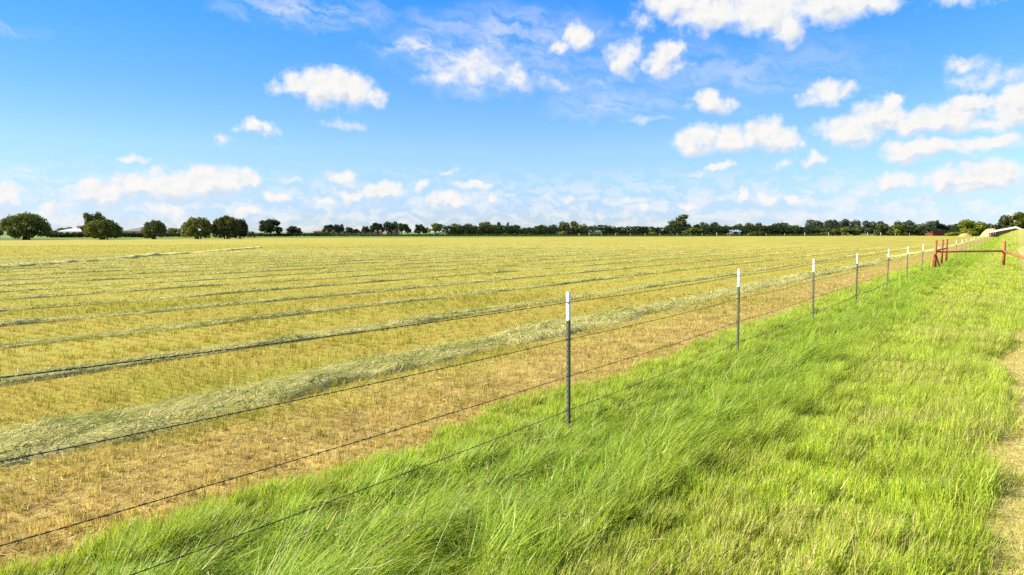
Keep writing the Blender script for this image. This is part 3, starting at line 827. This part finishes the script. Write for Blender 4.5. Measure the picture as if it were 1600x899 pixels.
for lab, st, a, b, yt, d, c in (
    ('low dark tree directly beside the utility pole', 'bush', 699, 713, 360, 420, HAZE_BLUE),
    ('dense dark tree starting the continuous treeline past the utility pole', 'clump', 711, 737, 350, 400, DARK),
    ('lower dark tree filling the dip in the treeline past its first dense tree', 'clump', 733, 755, 353, 410, HAZE_BLUE),
    ('round topped olive tinted tree standing above the treeline dip', 'round', 752, 772, 347.4, 400, MID),
    ('dark broad tree touching the olive tinted round one', 'clump', 767, 784, 348, 405, HAZE_BLUE),
    ('dark tree under the pointed cedar', 'clump', 781, 799, 353, 398, HAZE_BLUE),
    ('slim cedar with a pointed top above the treeline', 'cedar', 789, 799, 348, 410, HAZE_BLUE),
    ('ragged dark tree with spiky top beside the pointed cedar', 'loose', 796, 815, 352, 408, HAZE_BLUE),
    ('low spreading dark tree after the ragged spiky one', 'bush', 811, 832, 355.8, 402, HAZE_BLUE),
    ('rounded dark tree beside the low spreading one in the middle treeline', 'round', 831, 846, 353.4, 392, DARK),
    ('wide dark tree before the narrow cedar, over the pale low roof', 'clump', 843, 870, 351.8, 400, HAZE_BLUE),
    ('narrow upright cedar beside the tallest middle tree', 'cedar', 869, 882, 349.6, 402, HAZE_BLUE),
    ('tallest broad tree of the middle treeline, behind the yellow bush by the pale roof', 'clump', 879, 911, 346, 400, DARK),
    ('low round tree sloping down from the tallest middle tree', 'round', 907, 921, 354.6, 405, HAZE_BLUE),
    ('flat dark tree over the white low shed', 'clump', 918, 941, 354.4, 420, HAZE_BLUE),
    ('dark round tree just past the white low shed', 'round', 938, 959, 355.8, 395, DARK),
    ('pointed dark tree with a yellowish bush at its foot', 'round', 957, 972, 355.8, 400, HAZE_BLUE),
    ('low dark tree after the pointed one, before the gap in the treeline', 'bush', 968, 980, 360, 402, HAZE_BLUE),
    ('narrow dark tree directly under the thin mast', 'round', 984, 996, 357, 400, HAZE_BLUE),
    ('olive dark tree next to the thin mast', 'clump', 995, 1010, 355.8, 398, MID),
    ('rounded tree behind the golden bush', 'round', 1005, 1018, 357.5, 402, MID),
    ('low dark trees between the golden bush and the tall lopsided tree', 'bush', 1017, 1042, 360, 410, HAZE_BLUE),
    ('tall lopsided tree towering over the treeline', 'tall', 1041, 1079, 336.4, 400, DARK),
    ('olive bushy tree at the foot of the tall lopsided tree', 'bush', 1071, 1098, 356.5, 380, MID),
    ('dark dome between the tall lopsided tree and the pale shed', 'round', 1080, 1103, 351.6, 405, HAZE_BLUE),
    ('highest dark crown between the tall lopsided tree and the pale shed', 'clump', 1097, 1120, 347.8, 402, HAZE_BLUE),
    ('olive tree two crowns before the pale shed', 'clump', 1114, 1134, 352.2, 398, MID),
    ('olive tree directly before the pale shed', 'clump', 1130, 1146, 352.4, 402, MID),
    ('dark crown showing over the roof of the pale shed', 'round', 1144, 1160, 350.4, 425, HAZE_BLUE),
    ('dark tree touching the side of the pale shed', 'clump', 1156, 1174, 349.6, 405, DARK),
    ('flat topped dark tree second past the pale shed', 'clump', 1170, 1189, 348.6, 402, DARK),
    ('tiny spiky tree alone in the gap past the pale shed', 'cedar', 1190, 1198, 352.6, 410, HAZE_BLUE),
    ('green scrub at the foot of the gap past the pale shed', 'bush', 1173, 1196, 361.5, 372, OLIVE),
    ('dark tree after the gap past the pale shed', 'clump', 1198, 1223, 353, 398, DARK),
    ('rounded dark crown standing higher behind its neighbours before the green meadow', 'round', 1212, 1241, 348.8, 430, HAZE_BLUE),
    ('olive dark tree in front of the higher rounded crown', 'clump', 1229, 1250, 354.6, 392, MID),
    ('dark flat tree ending the treeline before the far green meadow', 'clump', 1247, 1271, 350.8, 402, HAZE_BLUE)):
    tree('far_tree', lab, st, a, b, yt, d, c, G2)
G3 = 'dark wood behind the far green meadow'
for lab, st, a, b, yt, d, c in (
    ('first dark crown of the wood behind the green meadow, rising from its open end', 'clump', 1269, 1306, 344, 620, HAZE_BLUE),
    ('highest dark crown of the wood behind the green meadow', 'clump', 1301, 1336, 343.4, 640, HAZE_BLUE),
    ('third dark crown of the wood behind the green meadow', 'clump', 1331, 1357, 346, 620, HAZE_BLUE),
    ('last dark crown of the wood behind the green meadow', 'clump', 1351, 1381, 346.4, 630, HAZE_BLUE)):
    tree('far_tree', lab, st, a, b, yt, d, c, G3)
for lab, st, a, b, yt, d, c in (
    ('dark bush standing on the green meadow', 'bush', 1287, 1316, 356.8, 385, DARK),
    ('lighter rounded bush standing on the green meadow beside the dark one', 'round', 1312, 1337, 355.6, 380, MID),
    ('big dark tree closing the end of the green meadow', 'clump', 1373, 1407, 350.6, 385, DARK),
    ('dark tree with a rounded crown behind the pale yellow bush', 'clump', 1404, 1437, 345, 400, HAZE_BLUE),
    ('dark tree in line with the red shed, second after the pale yellow bush', 'clump', 1431, 1457, 346.6, 405, HAZE_BLUE),
    ('spiky topped dark tree directly behind the red shed', 'loose', 1451, 1472, 345.2, 400, HAZE_BLUE),
    ('dark wood tree filling the space behind the red shed', 'clump', 1448, 1476, 351, 410, HAZE_BLUE),
    ('low dark tree between the red shed and the olive tree', 'clump', 1466, 1490, 350.6, 400, HAZE_BLUE),
    ('dark tree partly hidden by the olive tree', 'clump', 1483, 1512, 347.6, 402, HAZE_BLUE),
    ('dark tree top just over the crown of the olive tree', 'clump', 1508, 1550, 345.6, 400, HAZE_BLUE)):
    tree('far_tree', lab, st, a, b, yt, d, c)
tree('olive_tree', 'rounded yellow olive tree above the tan heaps', 'round', 1499, 1543, 344.6, 330, (2.5, 2.4, .9))
tree('large_tree', 'large dark tree behind the white roof', 'clump', 1542, 1586, 337.5, 330, (.85, .9, .95))
tree('large_tree', 'olive green tree at the photo edge above the white roof', 'round', 1581, 1628, 334.5, 320, (1.9, 1.8, .8))
tree('large_tree', 'dark tall tree behind the olive one at the photo edge', 'clump', 1588, 1640, 332, 360, DARK)
for lab, a, b, yt, d, c in (
    ('yellow bush in front of the pale low roof', 871, 888, 361.8, 372, YEL),
    ('yellow bush in front of the white low shed', 928, 943, 363.4, 372, YEL),
    ('small yellow tree standing in front of the ragged spiky tree', 785, 792, 364.5, 378, YEL),
    ('small pale bush in front of the low spreading tree', 799, 805, 366, 378, YEL),
    ('greenish yellow bush at the foot of the pointed dark tree', 959, 968, 363.6, 376, (2.4, 2.4, .9)),
    ('golden bush in front of the rounded tree beyond the mast', 1014, 1025, 362.4, 378, (4.0, 3.0, .9)),
    ('pale yellow bush at the side of the big dark tree', 1396, 1408, 358.5, 372, (3.4, 3.4, 1.1)),
    ('low pale green bush beside the pale yellow one', 1406, 1420, 363.5, 372, (2.1, 2.2, .9)),
    ('long low bright green bush between the red shed and the tan heap', 1478, 1503, 362.8, 340, (2.6, 3.0, .7)),
    ('bright green bush under the olive tree', 1508, 1530, 361.5, 318, (2.3, 2.8, .7)),
    ('pale bush in front of the wide dark tree', 852, 859, 366, 374, YEL)):
    tree('bush', lab, 'bush', a, b, yt, d, c, 'yellow and pale bushes before the treeline', 'bush')

# hedges: clipped-length leafy rows
def leafy_row(name, pts, w, h, n, size, colr, seed):
    g = np.random.default_rng(seed)
    P = np.array(pts); seg = np.hypot(*np.diff(P, axis=0).T); cum = np.concatenate([[0], np.cumsum(seg)])
    s = g.random(n) * cum[-1]
    cx, cy = np.interp(s, cum, P[:, 0]), np.interp(s, cum, P[:, 1])
    top = h * (.55 + .8 * fbm(s * .12, s * 0, seed, 4))
    C = np.stack([cx + g.normal(0, w * .3, n), cy + g.normal(0, w * .4, n), top * g.random(n) ** .7], 1)
    out = g.normal(size=(n, 3)); out /= np.linalg.norm(out, axis=1)[:, None]
    u = np.cross(out, g.normal(size=(n, 3))); u /= np.linalg.norm(u, axis=1)[:, None]; v = np.cross(out, u)
    sz = size * g.uniform(.5, 1.3, n)[:, None]
    V = np.stack([C - u * sz, C + v * sz * .6, C + u * sz, C - v * sz * .6], 1)
    tint = (.036 + .02 * g.random(n))[:, None] * np.array([[1.0, 1.2, .4]]) * np.array(colr)
    me = np_mesh(name, V.reshape(-1, 3), quads=np.arange(n * 4).reshape(-1, 4), col=np.repeat(tint, 4, axis=0))
    return link(name, me, M_LEAF)
gp = lambda x, d: (lateral(x, d), d)
tag(leafy_row('hedge', [gp(76, 262), gp(150, 266)], 2.2, 2.0, 2200, .34, (1.5, 1.5, 1), 3), 'dark clipped hedge below the white metal roof', 'hedge')
tag(leafy_row('hedge', [gp(186, 270), gp(232, 272)], 2.0, 1.7, 1500, .34, (1.4, 1.4, 1), 4), 'dark hedge below the grey hip roof', 'hedge')
tag(leafy_row('hedge', [gp(255, 300), gp(290, 302)], 2.0, 1.4, 900, .34, (1.4, 1.4, 1), 9), 'low hedge between the compact oak and the full leafy oak', 'hedge')
tag(leafy_row('hedge', [gp(380, 318), gp(520, 345)], 2.2, 1.5, 2600, .38, (1.25, 1.35, 1), 5), 'low dark hedge under the irregular oak and small round tree', 'hedge')
tag(leafy_row('undergrowth', [gp(500, 342), gp(720, 352), gp(900, 366), gp(1100, 374), gp(1290, 384)], 5, .8, 9000, .4, (1.25, 1.4, .8), 6), kind='stuff')
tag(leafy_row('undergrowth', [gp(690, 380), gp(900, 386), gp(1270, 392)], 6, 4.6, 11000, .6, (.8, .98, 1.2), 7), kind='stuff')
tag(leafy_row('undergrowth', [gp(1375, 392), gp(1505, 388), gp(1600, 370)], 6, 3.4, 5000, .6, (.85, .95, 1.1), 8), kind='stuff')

# ------------------------------------------------------------------ houses, sheds, poles, heaps
def gable(root, L, D, eave, ridge, wall_m, roof_m, over=.4, hip=0.0):
    """L along x, D along y"""
    m = MB(); x, y = L / 2, D / 2
    if hip:
        m.box(-x, x, -y, y, 0, eave - .02)
    else:
        m.add([(-x, -y, 0), (x, -y, 0), (x, y, 0), (-x, y, 0), (-x, -y, eave - .05), (x, -y, eave - .05), (x, y, eave - .05), (-x, y, eave - .05), (-x, 0, ridge - .1), (x, 0, ridge - .1)],
              [(0, 1, 5, 4), (2, 3, 7, 6), (1, 2, 6, 9, 5), (3, 0, 4, 8, 7), (3, 2, 1, 0), (4, 5, 9, 8), (6, 7, 8, 9)])
    m.build('wall', wall_m, root)
    m = MB(); X, Y = x + over, y + over; hx = X - hip
    e2 = eave - over * (ridge - eave) / y
    v = [(-X, -Y, e2), (X, -Y, e2), (X, Y, e2), (-X, Y, e2), (-hx, 0, ridge), (hx, 0, ridge)]
    v2 = [(a, b, c + .22) for a, b, c in v]
    m.add(v + v2, [(6, 7, 11, 10), (7, 8, 11), (8, 9, 10, 11), (9, 6, 10), (1, 0, 4, 5), (2, 1, 5), (3, 2, 5, 4), (0, 3, 4), (0, 1, 7, 6), (1, 2, 8, 7), (2, 3, 9, 8), (3, 0, 6, 9)])
    return m.build('roof', roof_m, root)
def opening(root, nm, x0, x1, y, z0, z1, mframe, mpane):
    m = MB(); m.box(x0, x1, y - .06, y - .003, z0, z1); f = m.build(nm, mframe, root)
    m = MB(); m.box(x0 + .12, x1 - .12, y - .09, y - .062, z0 + .12, z1 - .12); m.build('pane' if nm == 'window' else 'panel', mpane, f)
def house(name, label, x0, x1, d, eave_y, ridge_y, depth, wall_m, roof_m, hip=0.0, wins=0, cat='house', rz=0.0, door=None):
    s = d / FPX; zz = lambda y: CAM_H - (y - HOR) * s
    r = empty(name, (lateral((x0 + x1) / 2, d), d + depth / 2, -.06), rz)
    L = (x1 - x0) * s
    rf = gable(r, L - .8, depth, max(2.2, zz(eave_y)), zz(ridge_y), wall_m, roof_m, hip=hip)
    for k in range(wins):
        c = -L / 2 + L * (k + .5) / wins
        opening(r, 'window', c - .7, c + .7, -depth / 2, .9, 2.05, M_CREAM, M_GLASS)
    if door: opening(r, 'door', -door, door, -depth / 2, 0.0, door * 1.9, M_WHITEWALL, M_GLASS)
    tag(r, label, cat); return r, rf
r, rf = house('farm_house', 'low house with white metal roof and chimney behind the hedge', 91, 131, 300, 364.5, 357.8, 9, M_CREAM, M_WHITEROOF, hip=3.4, wins=4)
s = 300 / FPX
m = MB(); m.box(.2, 1.35, -.5, .6, 2.6, 4.35); m.box(.1, 1.45, -.6, .7, 4.352, 4.5); m.build('chimney', M_BRICK, rf)
house('farm_house', 'house with dark grey hip roof behind the dark hedge', 191, 241, 300, 364.5, 355.2, 12, M_CREAM, M_GREYROOF, hip=5.4, wins=4)
house('brick_house', 'longest pink brick house, under the first group of dark trees', 489, 553, 425, 365.0, 360.4, 11, M_BRICK, M_TILE, hip=2.5, wins=7)
house('brick_house', 'second pink brick house, between two groups of dark trees', 559, 594, 430, 365.0, 360.2, 11, M_BRICK, M_TILE, hip=2.5, wins=4)
house('brick_house', 'third pink brick house, mostly hidden behind the tallest group of dark trees', 603, 622, 430, 365.0, 361, 9, M_BRICK, M_TILE, hip=1.5, wins=3)
house('farm_shed', 'pale shed with a wide dark doorway at the foot of the treeline', 1141, 1158, 386, 362.4, 359.6, 7, M_WHITEWALL, M_WHITEROOF, door=1.15, cat='shed')
house('farm_shed', 'low shed with a pale roof behind the yellow bush', 867, 887, 384, 364.4, 361.6, 6, M_CREAM, simple('pale_brown_roof', (.42, .37, .31), .8), cat='shed')
house('farm_shed', 'low white shed behind the smaller yellow bush', 920, 940, 384, 364.0, 361.0, 6, M_CREAM, M_WHITEWALL, cat='shed')
house('farm_shed', 'low dull red shed at the foot of the dark wood', 1456, 1477, 372, 365.4, 363.6, 5, simple('red_boards', (.13, .035, .025), .85), simple('red_roof', (.16, .05, .035), .8), cat='shed')
# white roofed barn on the rise
bd = 262.0; bX = lateral(1578, bd); bz = Hxy(bX, bd) - .1
BR = empty('white_barn', (bX + 6 * math.sin(.6), bd + 6 * math.cos(.6), bz), -.6)
tag(BR, 'barn with a long white sloping roof on the grassy rise', 'barn')
s = bd / FPX
xl, xr_, xp = (1549 - 1578) * s, (1596 - 1578) * s, (1585 - 1578) * s
zl, zp, zr = CAM_H - (364.6 - HOR) * s - bz, CAM_H - (356.6 - HOR) * s - bz, CAM_H - (362.0 - HOR) * s - bz
m = MB()
prof = [(xl + .4, -1.5), (xr_ - .4, -1.5), (xr_ - .4, zr - .05), (xp, zp - .08), (xl + .4, zl - .02)]
V = [(a, -5, b) for a, b in prof] + [(a, 5, b) for a, b in prof]
m.add(V, [(0, 1, 2, 3, 4), (9, 8, 7, 6, 5)] + [(i, 5 + i, 5 + (i + 1) % 5, (i + 1) % 5) for i in range(5)]); m.build('wall', simple('brown_boards', (.14, .10, .07), .9), BR)
m = MB(); T = .6
for (xa, za), (xb, zb) in (((xl, zl), (xp, zp)), ((xp, zp), (xr_, zr))):
    m.add([(xa, -6, za), (xb, -6, zb), (xb, 6, zb), (xa, 6, za), (xa, -6, za + T), (xb, -6, zb + T), (xb, 6, zb + T), (xa, 6, za + T)],
          [(3, 2, 1, 0), (4, 5, 6, 7), (0, 1, 5, 4), (1, 2, 6, 5), (2, 3, 7, 6), (3, 0, 4, 7)])
m.build('roof', M_WHITEROOF, BR)
def heap(label, x0, x1, ytop, d, z=None, seed=0):
    s = d / FPX; X = lateral((x0 + x1) / 2, d); z = (Hxy(X, d) if z is None else z)
    w = (x1 - x0) * s; h = CAM_H - (ytop - HOR) * s - z
    n = 28; V = []
    for i in range(n + 1):
        for j in range(n + 1):
            u, v = i / n * 2 - 1, j / n * 2 - 1
            r = min(1, (abs(u) ** 2.6 + abs(v) ** 2.6) ** (1 / 2.6))
            hh = (1 - r ** 2.4) * (.72 + .5 * float(fbm(np.array(u * 2.4 + 9), np.array(v * 2.4 + seed), seed, 4)))
            V.append((u * w / 2, v * w * .4, hh * h * 1.05 - .15))
    Q = [(i * (n + 1) + j, (i + 1) * (n + 1) + j, (i + 1) * (n + 1) + j + 1, i * (n + 1) + j + 1) for i in range(n) for j in range(n)]
    o = link('tan_heap', np_mesh('tan_heap', V, quads=Q, smooth_=True), M_TANHAY); o.location = (X, d, z)
    tag(o, label, 'heap', 'tan heaps at the end of the field')
heap('smaller low tan heap at the end of the mown field', 1498, 1519, 364.6, 300, seed=3)
heap('larger tan heap directly before the white barn roof', 1532, 1563, 358.2, 272, seed=5)
def pole(label, x, ytop, d, arm):
    s = d / FPX; h = CAM_H + (HOR - ytop) * s
    r = empty('utility_pole', (lateral(x, d), d, -.06))
    m = MB(); m.tube([(0, 0, -.2), (0, 0, h)], [.2, .13], 8); m.build('shaft', M_WOOD, r, True)
    if arm: m = MB(); m.box(-.9, .9, -.2, -.135, h - .7, h - .52); m.build('crossarm', M_WOOD, r)
    tag(r, label, 'utility pole')
pole('thin wooden utility pole between the pale pointed tree and the treeline', 697.7, 353, 410, True)
pole('thin mast rising over the narrow dark tree of the treeline', 994.5, 353, 412, False)
# white car, mostly hidden
cr = empty('parked_car', (lateral(684, 378), 378, -.06))
m = MB(); m.prism([(-2.2, .35), (2.2, .35), (2.25, .8), (1.3, .95), (.7, 1.45), (-1.2, 1.45), (-1.9, .95), (-2.25, .85)], -.85, .85)
m.V = [(a, c, b) for a, b, c in m.V]; m.F = [f[::-1] for f in m.F]; m.build('body', M_WHITE, cr)
m = MB(); m.prism([(-1.6, .98), (1.05, .98), (.62, 1.38), (-1.12, 1.38)], -.87, .87); m.V = [(a, c, b) for a, b, c in m.V]; m.F = [f[::-1] for f in m.F]; m.build('window', M_GLASS, cr)
for wx in (-1.35, 1.35):
    for wy in (-.78, .78):
        m = MB(); m.tube([(wx, wy - .12, .33), (wx, wy + .12, .33)], .33, 14); m.build('wheel', M_GLASS, cr)
tag(cr, 'white car parked below the pale pointed tree', 'car')
# field boundary fence with pale posts
FF = empty('boundary_fence', (0, 0, 0))
pl = []
for x in (905, 921, 940, 962, 985, 1008, 1031, 1058, 1078, 1097, 1120, 1140, 1169, 1197, 1226, 1257.5, 1294.6, 1325, 1355.6, 1376, 1399, 1421, 1447):
    d = np.interp(x, [900, 1450], [352, 366]); X = lateral(x, d); pl.append((X, d))
    big = x in (1120, 1257.5, 1294.6, 1355.6, 1376, 1066)
    m = MB(); w = .17 if big else .09
    m.tube([(X, d, -.1), (X, d, 1.55 if big else 1.3)], w, 8); m.build('post', M_PALEWOOD, FF, True)
for z in (.45, .85, 1.2):
    m = MB(); m.tube([(x, y, z) for x, y in pl], .02, 5); m.build('wire', M_WIRE, FF)
tag(FF, 'far boundary fence of pale posts along the far edge of the field', 'fence')

# ------------------------------------------------------------------ light and sky
SUN_EL, SUN_AZ = math.radians(36), math.radians(-82)           # azimuth from +Y towards +X: sun far to one side
sd = Vector((math.sin(SUN_AZ) * math.cos(SUN_EL), math.cos(SUN_AZ) * math.cos(SUN_EL), math.sin(SUN_EL)))
sl = bpy.data.lights.new('sun', 'SUN'); sl.energy = 5.0; sl.angle = math.radians(.53); sl.color = (1, .93, .79)
so = bpy.data.objects.new('sun', sl); COL.objects.link(so); so.rotation_euler = (-sd).to_track_quat('-Z', 'Y').to_euler()

W = bpy.data.worlds.new('World'); scn.world = W; W.use_nodes = True
nt = W.node_tree; nt.nodes.clear()
sky = N(nt, 'ShaderNodeTexSky', sky_type='NISHITA', sun_disc=False, sun_elevation=SUN_EL, sun_rotation=SUN_AZ)
sky.air_density, sky.dust_density, sky.ozone_density = 1.0, .2, 3.0
dirn = N(nt, 'ShaderNodeTexCoord').outputs['Generated']
sx = N(nt, 'ShaderNodeSeparateXYZ'); nt.links.new(dirn, sx.inputs[0])
K = FPX / 100
az = math_(nt, 'MULTIPLY', math_(nt, 'ARCTAN2', sx.outputs[0], sx.outputs[1]), K)
el = math_(nt, 'MULTIPLY', math_(nt, 'ARCSINE', sx.outputs[2]), K)
cb = N(nt, 'ShaderNodeCombineXYZ'); nt.links.new(az, cb.inputs[0]); nt.links.new(el, cb.inputs[1])
P = cb.outputs[0]
def vmath(op, a, b=None, c=None):
    m = N(nt, 'ShaderNodeVectorMath', operation=op)
    for s, v in zip(m.inputs, (a, b, c)):
        if v is None: continue
        if hasattr(v, 'node'): nt.links.new(v, s)
        else: s.default_value = v
    return m.outputs['Value'] if op in ('LENGTH', 'DOT_PRODUCT') else m.outputs[0]
wn = N(nt, 'ShaderNodeTexNoise', inp={'Scale': 2.3, 'Detail': 6, 'Roughness': .56}); nt.links.new(P, wn.inputs['Vector'])
wv = vmath('SUBTRACT', wn.outputs['Color'], (.5, .5, .5))
PW = vmath('MULTIPLY_ADD', wv, (.80, .50, 0), P)
def ang(x, y):
    r = Vector(ray(x, y)).normalized()
    return math.atan2(r.x, r.y) * K, math.asin(r.z) * K
CL = """505 138 50 34 1;545 140 45 28 1;460 132 36 16 1;585 152 26 15 .75;400 198 30 13 .9;350 217 16 9 .5;540 193 42 8 .4
150 303 38 15 1;210 293 45 21 1;265 285 45 25 1;330 283 50 25 1;385 280 36 15 .9;5 308 20 13 1;85 325 27 10 .7;260 323 46 12 .75;215 246 26 7 .55;38 264 22 7 .4
431 311 19 10 .9;535 280 36 13 .8;460 282 35 8 .45;590 298 42 15 1;545 303 26 9 .9;512 322 26 9 .8;390 330 26 9 .8;660 285 18 10 .7;700 314 46 14 1;740 290 26 11 .9;768 313 16 12 .8;701 266 12 6 .5
905 55 32 25 .85;868 72 27 17 .75;975 95 32 30 .75;1040 95 29 32 .95;1055 75 20 18 .9;1000 40 26 20 .4
1060 5 56 26 1;1110 20 62 32 1;1200 12 82 38 1;1230 42 32 26 .95;1300 8 62 30 1;1355 0 52 22 .95;1113 162 35 21 1;1110 152 21 17 1
1085 220 43 23 1;1130 218 46 23 1;1200 212 43 23 1;1232 218 26 14 .7;1285 146 36 17 .85;1322 145 30 9 .7
1330 200 49 22 1;1375 182 37 28 1;1385 160 13 15 1;1430 195 62 21 1;1480 185 52 23 1;1510 165 26 17 1;1542 165 26 8 .7
1415 236 42 17 1;1470 234 62 16 1;1540 223 54 10 .9;1590 175 36 26 1;1605 155 26 24 1;1560 195 48 12 .75;1510 100 36 12 .55;1565 122 62 20 .5
1405 283 34 17 1;1480 282 27 20 1;1555 270 42 22 1;1530 286 62 13 1;1520 302 42 7 .8;1125 260 21 9 .9;1085 269 42 5 .35;1222 255 13 10 .55;1265 250 15 15 .85
885 310 17 9 .7;985 315 42 9 .6;1080 317 26 9 .8;1160 305 15 15 .9;1200 308 27 13 .75;1242 315 22 10 .8;1005 325 16 9 .7;1340 302 32 12 .4;1500 4 44 10 .5;740 108 62 28 .6;800 118 38 26 .55;692 124 34 18 .55;870 130 60 14 .3"""
PU = vmath('ADD', PW, (-.05, .13, 0))
field = fup = None
for ln in CL.replace('\n', ';').split(';'):
    x, y, rx, ry, a = map(float, ln.split())
    u, v = ang(x, y); rx *= 1.12; ry *= 1.14
    ix, iy = 100 / rx, 100 / ry
    l = vmath('LENGTH', vmath('MULTIPLY_ADD', PW, (ix, iy, 0), (-u * ix, -v * iy, 0)))
    f = math_(nt, 'MULTIPLY_ADD', l, -a, a)
    field = f if field is None else math_(nt, 'SMOOTH_MAX', field, f, .08)
    if ry > 14:
        l = vmath('LENGTH', vmath('MULTIPLY_ADD', PU, (ix, iy, 0), (-u * ix, -v * iy, 0)))
        f = math_(nt, 'MULTIPLY_ADD', l, -a, a)
        fup = f if fup is None else math_(nt, 'SMOOTH_MAX', fup, f, .08)
fn = N(nt, 'ShaderNodeTexNoise', inp={'Scale': 5.0, 'Detail': 7, 'Roughness': .6}); nt.links.new(P, fn.inputs['Vector'])
fo = vmath('ADD', P, (-.06, .07, 0))
fn2 = N(nt, 'ShaderNodeTexNoise', inp={'Scale': 5.0, 'Detail': 3, 'Roughness': .6}); nt.links.new(fo, fn2.inputs['Vector'])
dens = math_(nt, 'MULTIPLY_ADD', math_(nt, 'SUBTRACT', fn.outputs['Fac'], .5), .75, field)
cum = smooth(nt, dens, -.02, .62)
# thin wisps
CI = "480 20 125 26 .5;655 76 70 15 .75;740 105 95 42 .7;690 122 45 24 .6;800 118 48 34 .65;790 70 190 60 .4;960 160 120 22 .35;1010 187 34 7 .5;1150 110 200 60 .22;920 130 80 20 .3;20 50 40 7 .2"
wfield = None
for ln in CI.split(';'):
    x, y, rx, ry, a = map(float, ln.split())
    u, v = ang(x, y); ix, iy = 100 / (rx * 1.2), 100 / (ry * 1.2)
    l = vmath('LENGTH', vmath('MULTIPLY_ADD', PW, (ix, iy, 0), (-u * ix, -v * iy, 0)))
    f = math_(nt, 'MULTIPLY_ADD', l, -a, a)
    wfield = f if wfield is None else math_(nt, 'MAXIMUM', wfield, f)
vr = N(nt, 'ShaderNodeVectorRotate', rotation_type='Z_AXIS'); vr.inputs['Angle'].default_value = .25; nt.links.new(PW, vr.inputs['Vector'])
cn = N(nt, 'ShaderNodeTexNoise', inp={'Scale': 1.0, 'Detail': 7, 'Roughness': .62}); nt.links.new(vmath('MULTIPLY', vr.outputs[0], (1.3, 4.2, 1)), cn.inputs['Vector'])
wis = math_(nt, 'MULTIPLY', math_(nt, 'MULTIPLY', smooth(nt, cn.outputs['Fac'], .32, .68), math_(nt, 'MAXIMUM', wfield, 0.0)), 1.8, clamp=True)
# low broken layer near the horizon
hn = N(nt, 'ShaderNodeTexNoise', inp={'Scale': 1.0, 'Detail': 6, 'Roughness': .6}); nt.links.new(vmath('MULTIPLY', PW, (3.0, 6.5, 1)), hn.inputs['Vector'])
band = math_(nt, 'MULTIPLY', smooth(nt, el, 1.15, .35), smooth(nt, hn.outputs['Fac'], .43, .60))
low = math_(nt, 'MULTIPLY', band, .62)
# noise clouds added to the unseen sky overhead and behind, for neutral fill light
elsew = math_(nt, 'MAXIMUM', smooth(nt, math_(nt, 'ABSOLUTE', az), 8.6, 11.0), smooth(nt, el, 4.6, 6.2))
en = N(nt, 'ShaderNodeTexNoise', inp={'Scale': 3.2, 'Detail': 6, 'Roughness': .58}); nt.links.new(dirn, en.inputs['Vector'])
low = math_(nt, 'MAXIMUM', low, math_(nt, 'MULTIPLY', math_(nt, 'MULTIPLY', elsew, smooth(nt, sx.outputs[2], .0, .12)), smooth(nt, en.outputs['Fac'], .50, .64)))
# colours
tint = ramp(nt, [(0, (.36, .45, .70)), (.05, (.36, .445, .70)), (.08, (.39, .475, .66)), (.155, (.42, .52, .65)), (.265, (.29, .49, .72)), (.375, (.185, .48, .85)), (.44, (.13, .465, .94)), (.5, (.15, .48, .92)), (.62, (.36, .52, .80))],
            math_(nt, 'MULTIPLY', el, .125))
skyc = N(nt, 'ShaderNodeMix', data_type='RGBA', blend_type='MULTIPLY'); skyc.inputs[0].default_value = 1.0
nt.links.new(sky.outputs[0], skyc.inputs[6]); azf = math_(nt, 'MULTIPLY_ADD', math_(nt, 'MINIMUM', math_(nt, 'MAXIMUM', az, -7.0), 7.0), .021, 1.0)
tz = N(nt, 'ShaderNodeVectorMath', operation='SCALE'); nt.links.new(tint, tz.inputs[0]); nt.links.new(azf, tz.inputs['Scale'])
nt.links.new(tz.outputs[0], skyc.inputs[7])
rel_ = math_(nt, 'SUBTRACT', fn2.outputs['Fac'], fn.outputs['Fac'])
under = math_(nt, 'SUBTRACT', math_(nt, 'MAXIMUM', fup, 0.0), math_(nt, 'MAXIMUM', field, 0.0))
shade = math_(nt, 'SUBTRACT', math_(nt, 'MULTIPLY_ADD', rel_, -1.6, .92, clamp=True), math_(nt, 'MULTIPLY', smooth(nt, under, .0, .42), .75), clamp=True)
CLOUD = 3.5
cw = N(nt, 'ShaderNodeMix', data_type='RGBA'); nt.links.new(shade, cw.inputs[0]); cw.inputs[6].default_value = (CLOUD * .74, CLOUD * .80, CLOUD * .88, 1); cw.inputs[7].default_value = (CLOUD, CLOUD * .99, CLOUD * .97, 1)
allc = math_(nt, 'MAXIMUM', math_(nt, 'MAXIMUM', cum, wis), low)
fin = N(nt, 'ShaderNodeMix', data_type='RGBA'); nt.links.new(allc, fin.inputs[0]); nt.links.new(skyc.outputs[2], fin.inputs[6]); nt.links.new(cw.outputs[2], fin.inputs[7])
bg = N(nt, 'ShaderNodeBackground', inp={'Strength': .12}); nt.links.new(fin.outputs[2], bg.inputs[0])
wo = N(nt, 'ShaderNodeOutputWorld'); nt.links.new(bg.outputs[0], wo.inputs[0])
W.cycles.sampling_method = 'MANUAL'; W.cycles.sample_map_resolution = 256

scn.view_settings.view_transform = 'Standard'
scn.view_settings.look = 'None'
scn.view_settings.exposure = 1.2
scn.view_settings.gamma = 1.0
scn.view_settings.use_curve_mapping = False
scn.cycles.max_bounces = 6
scn.cycles.diffuse_bounces = 3
scn.cycles.transmission_bounces = 3
scn.cycles.use_denoising = False
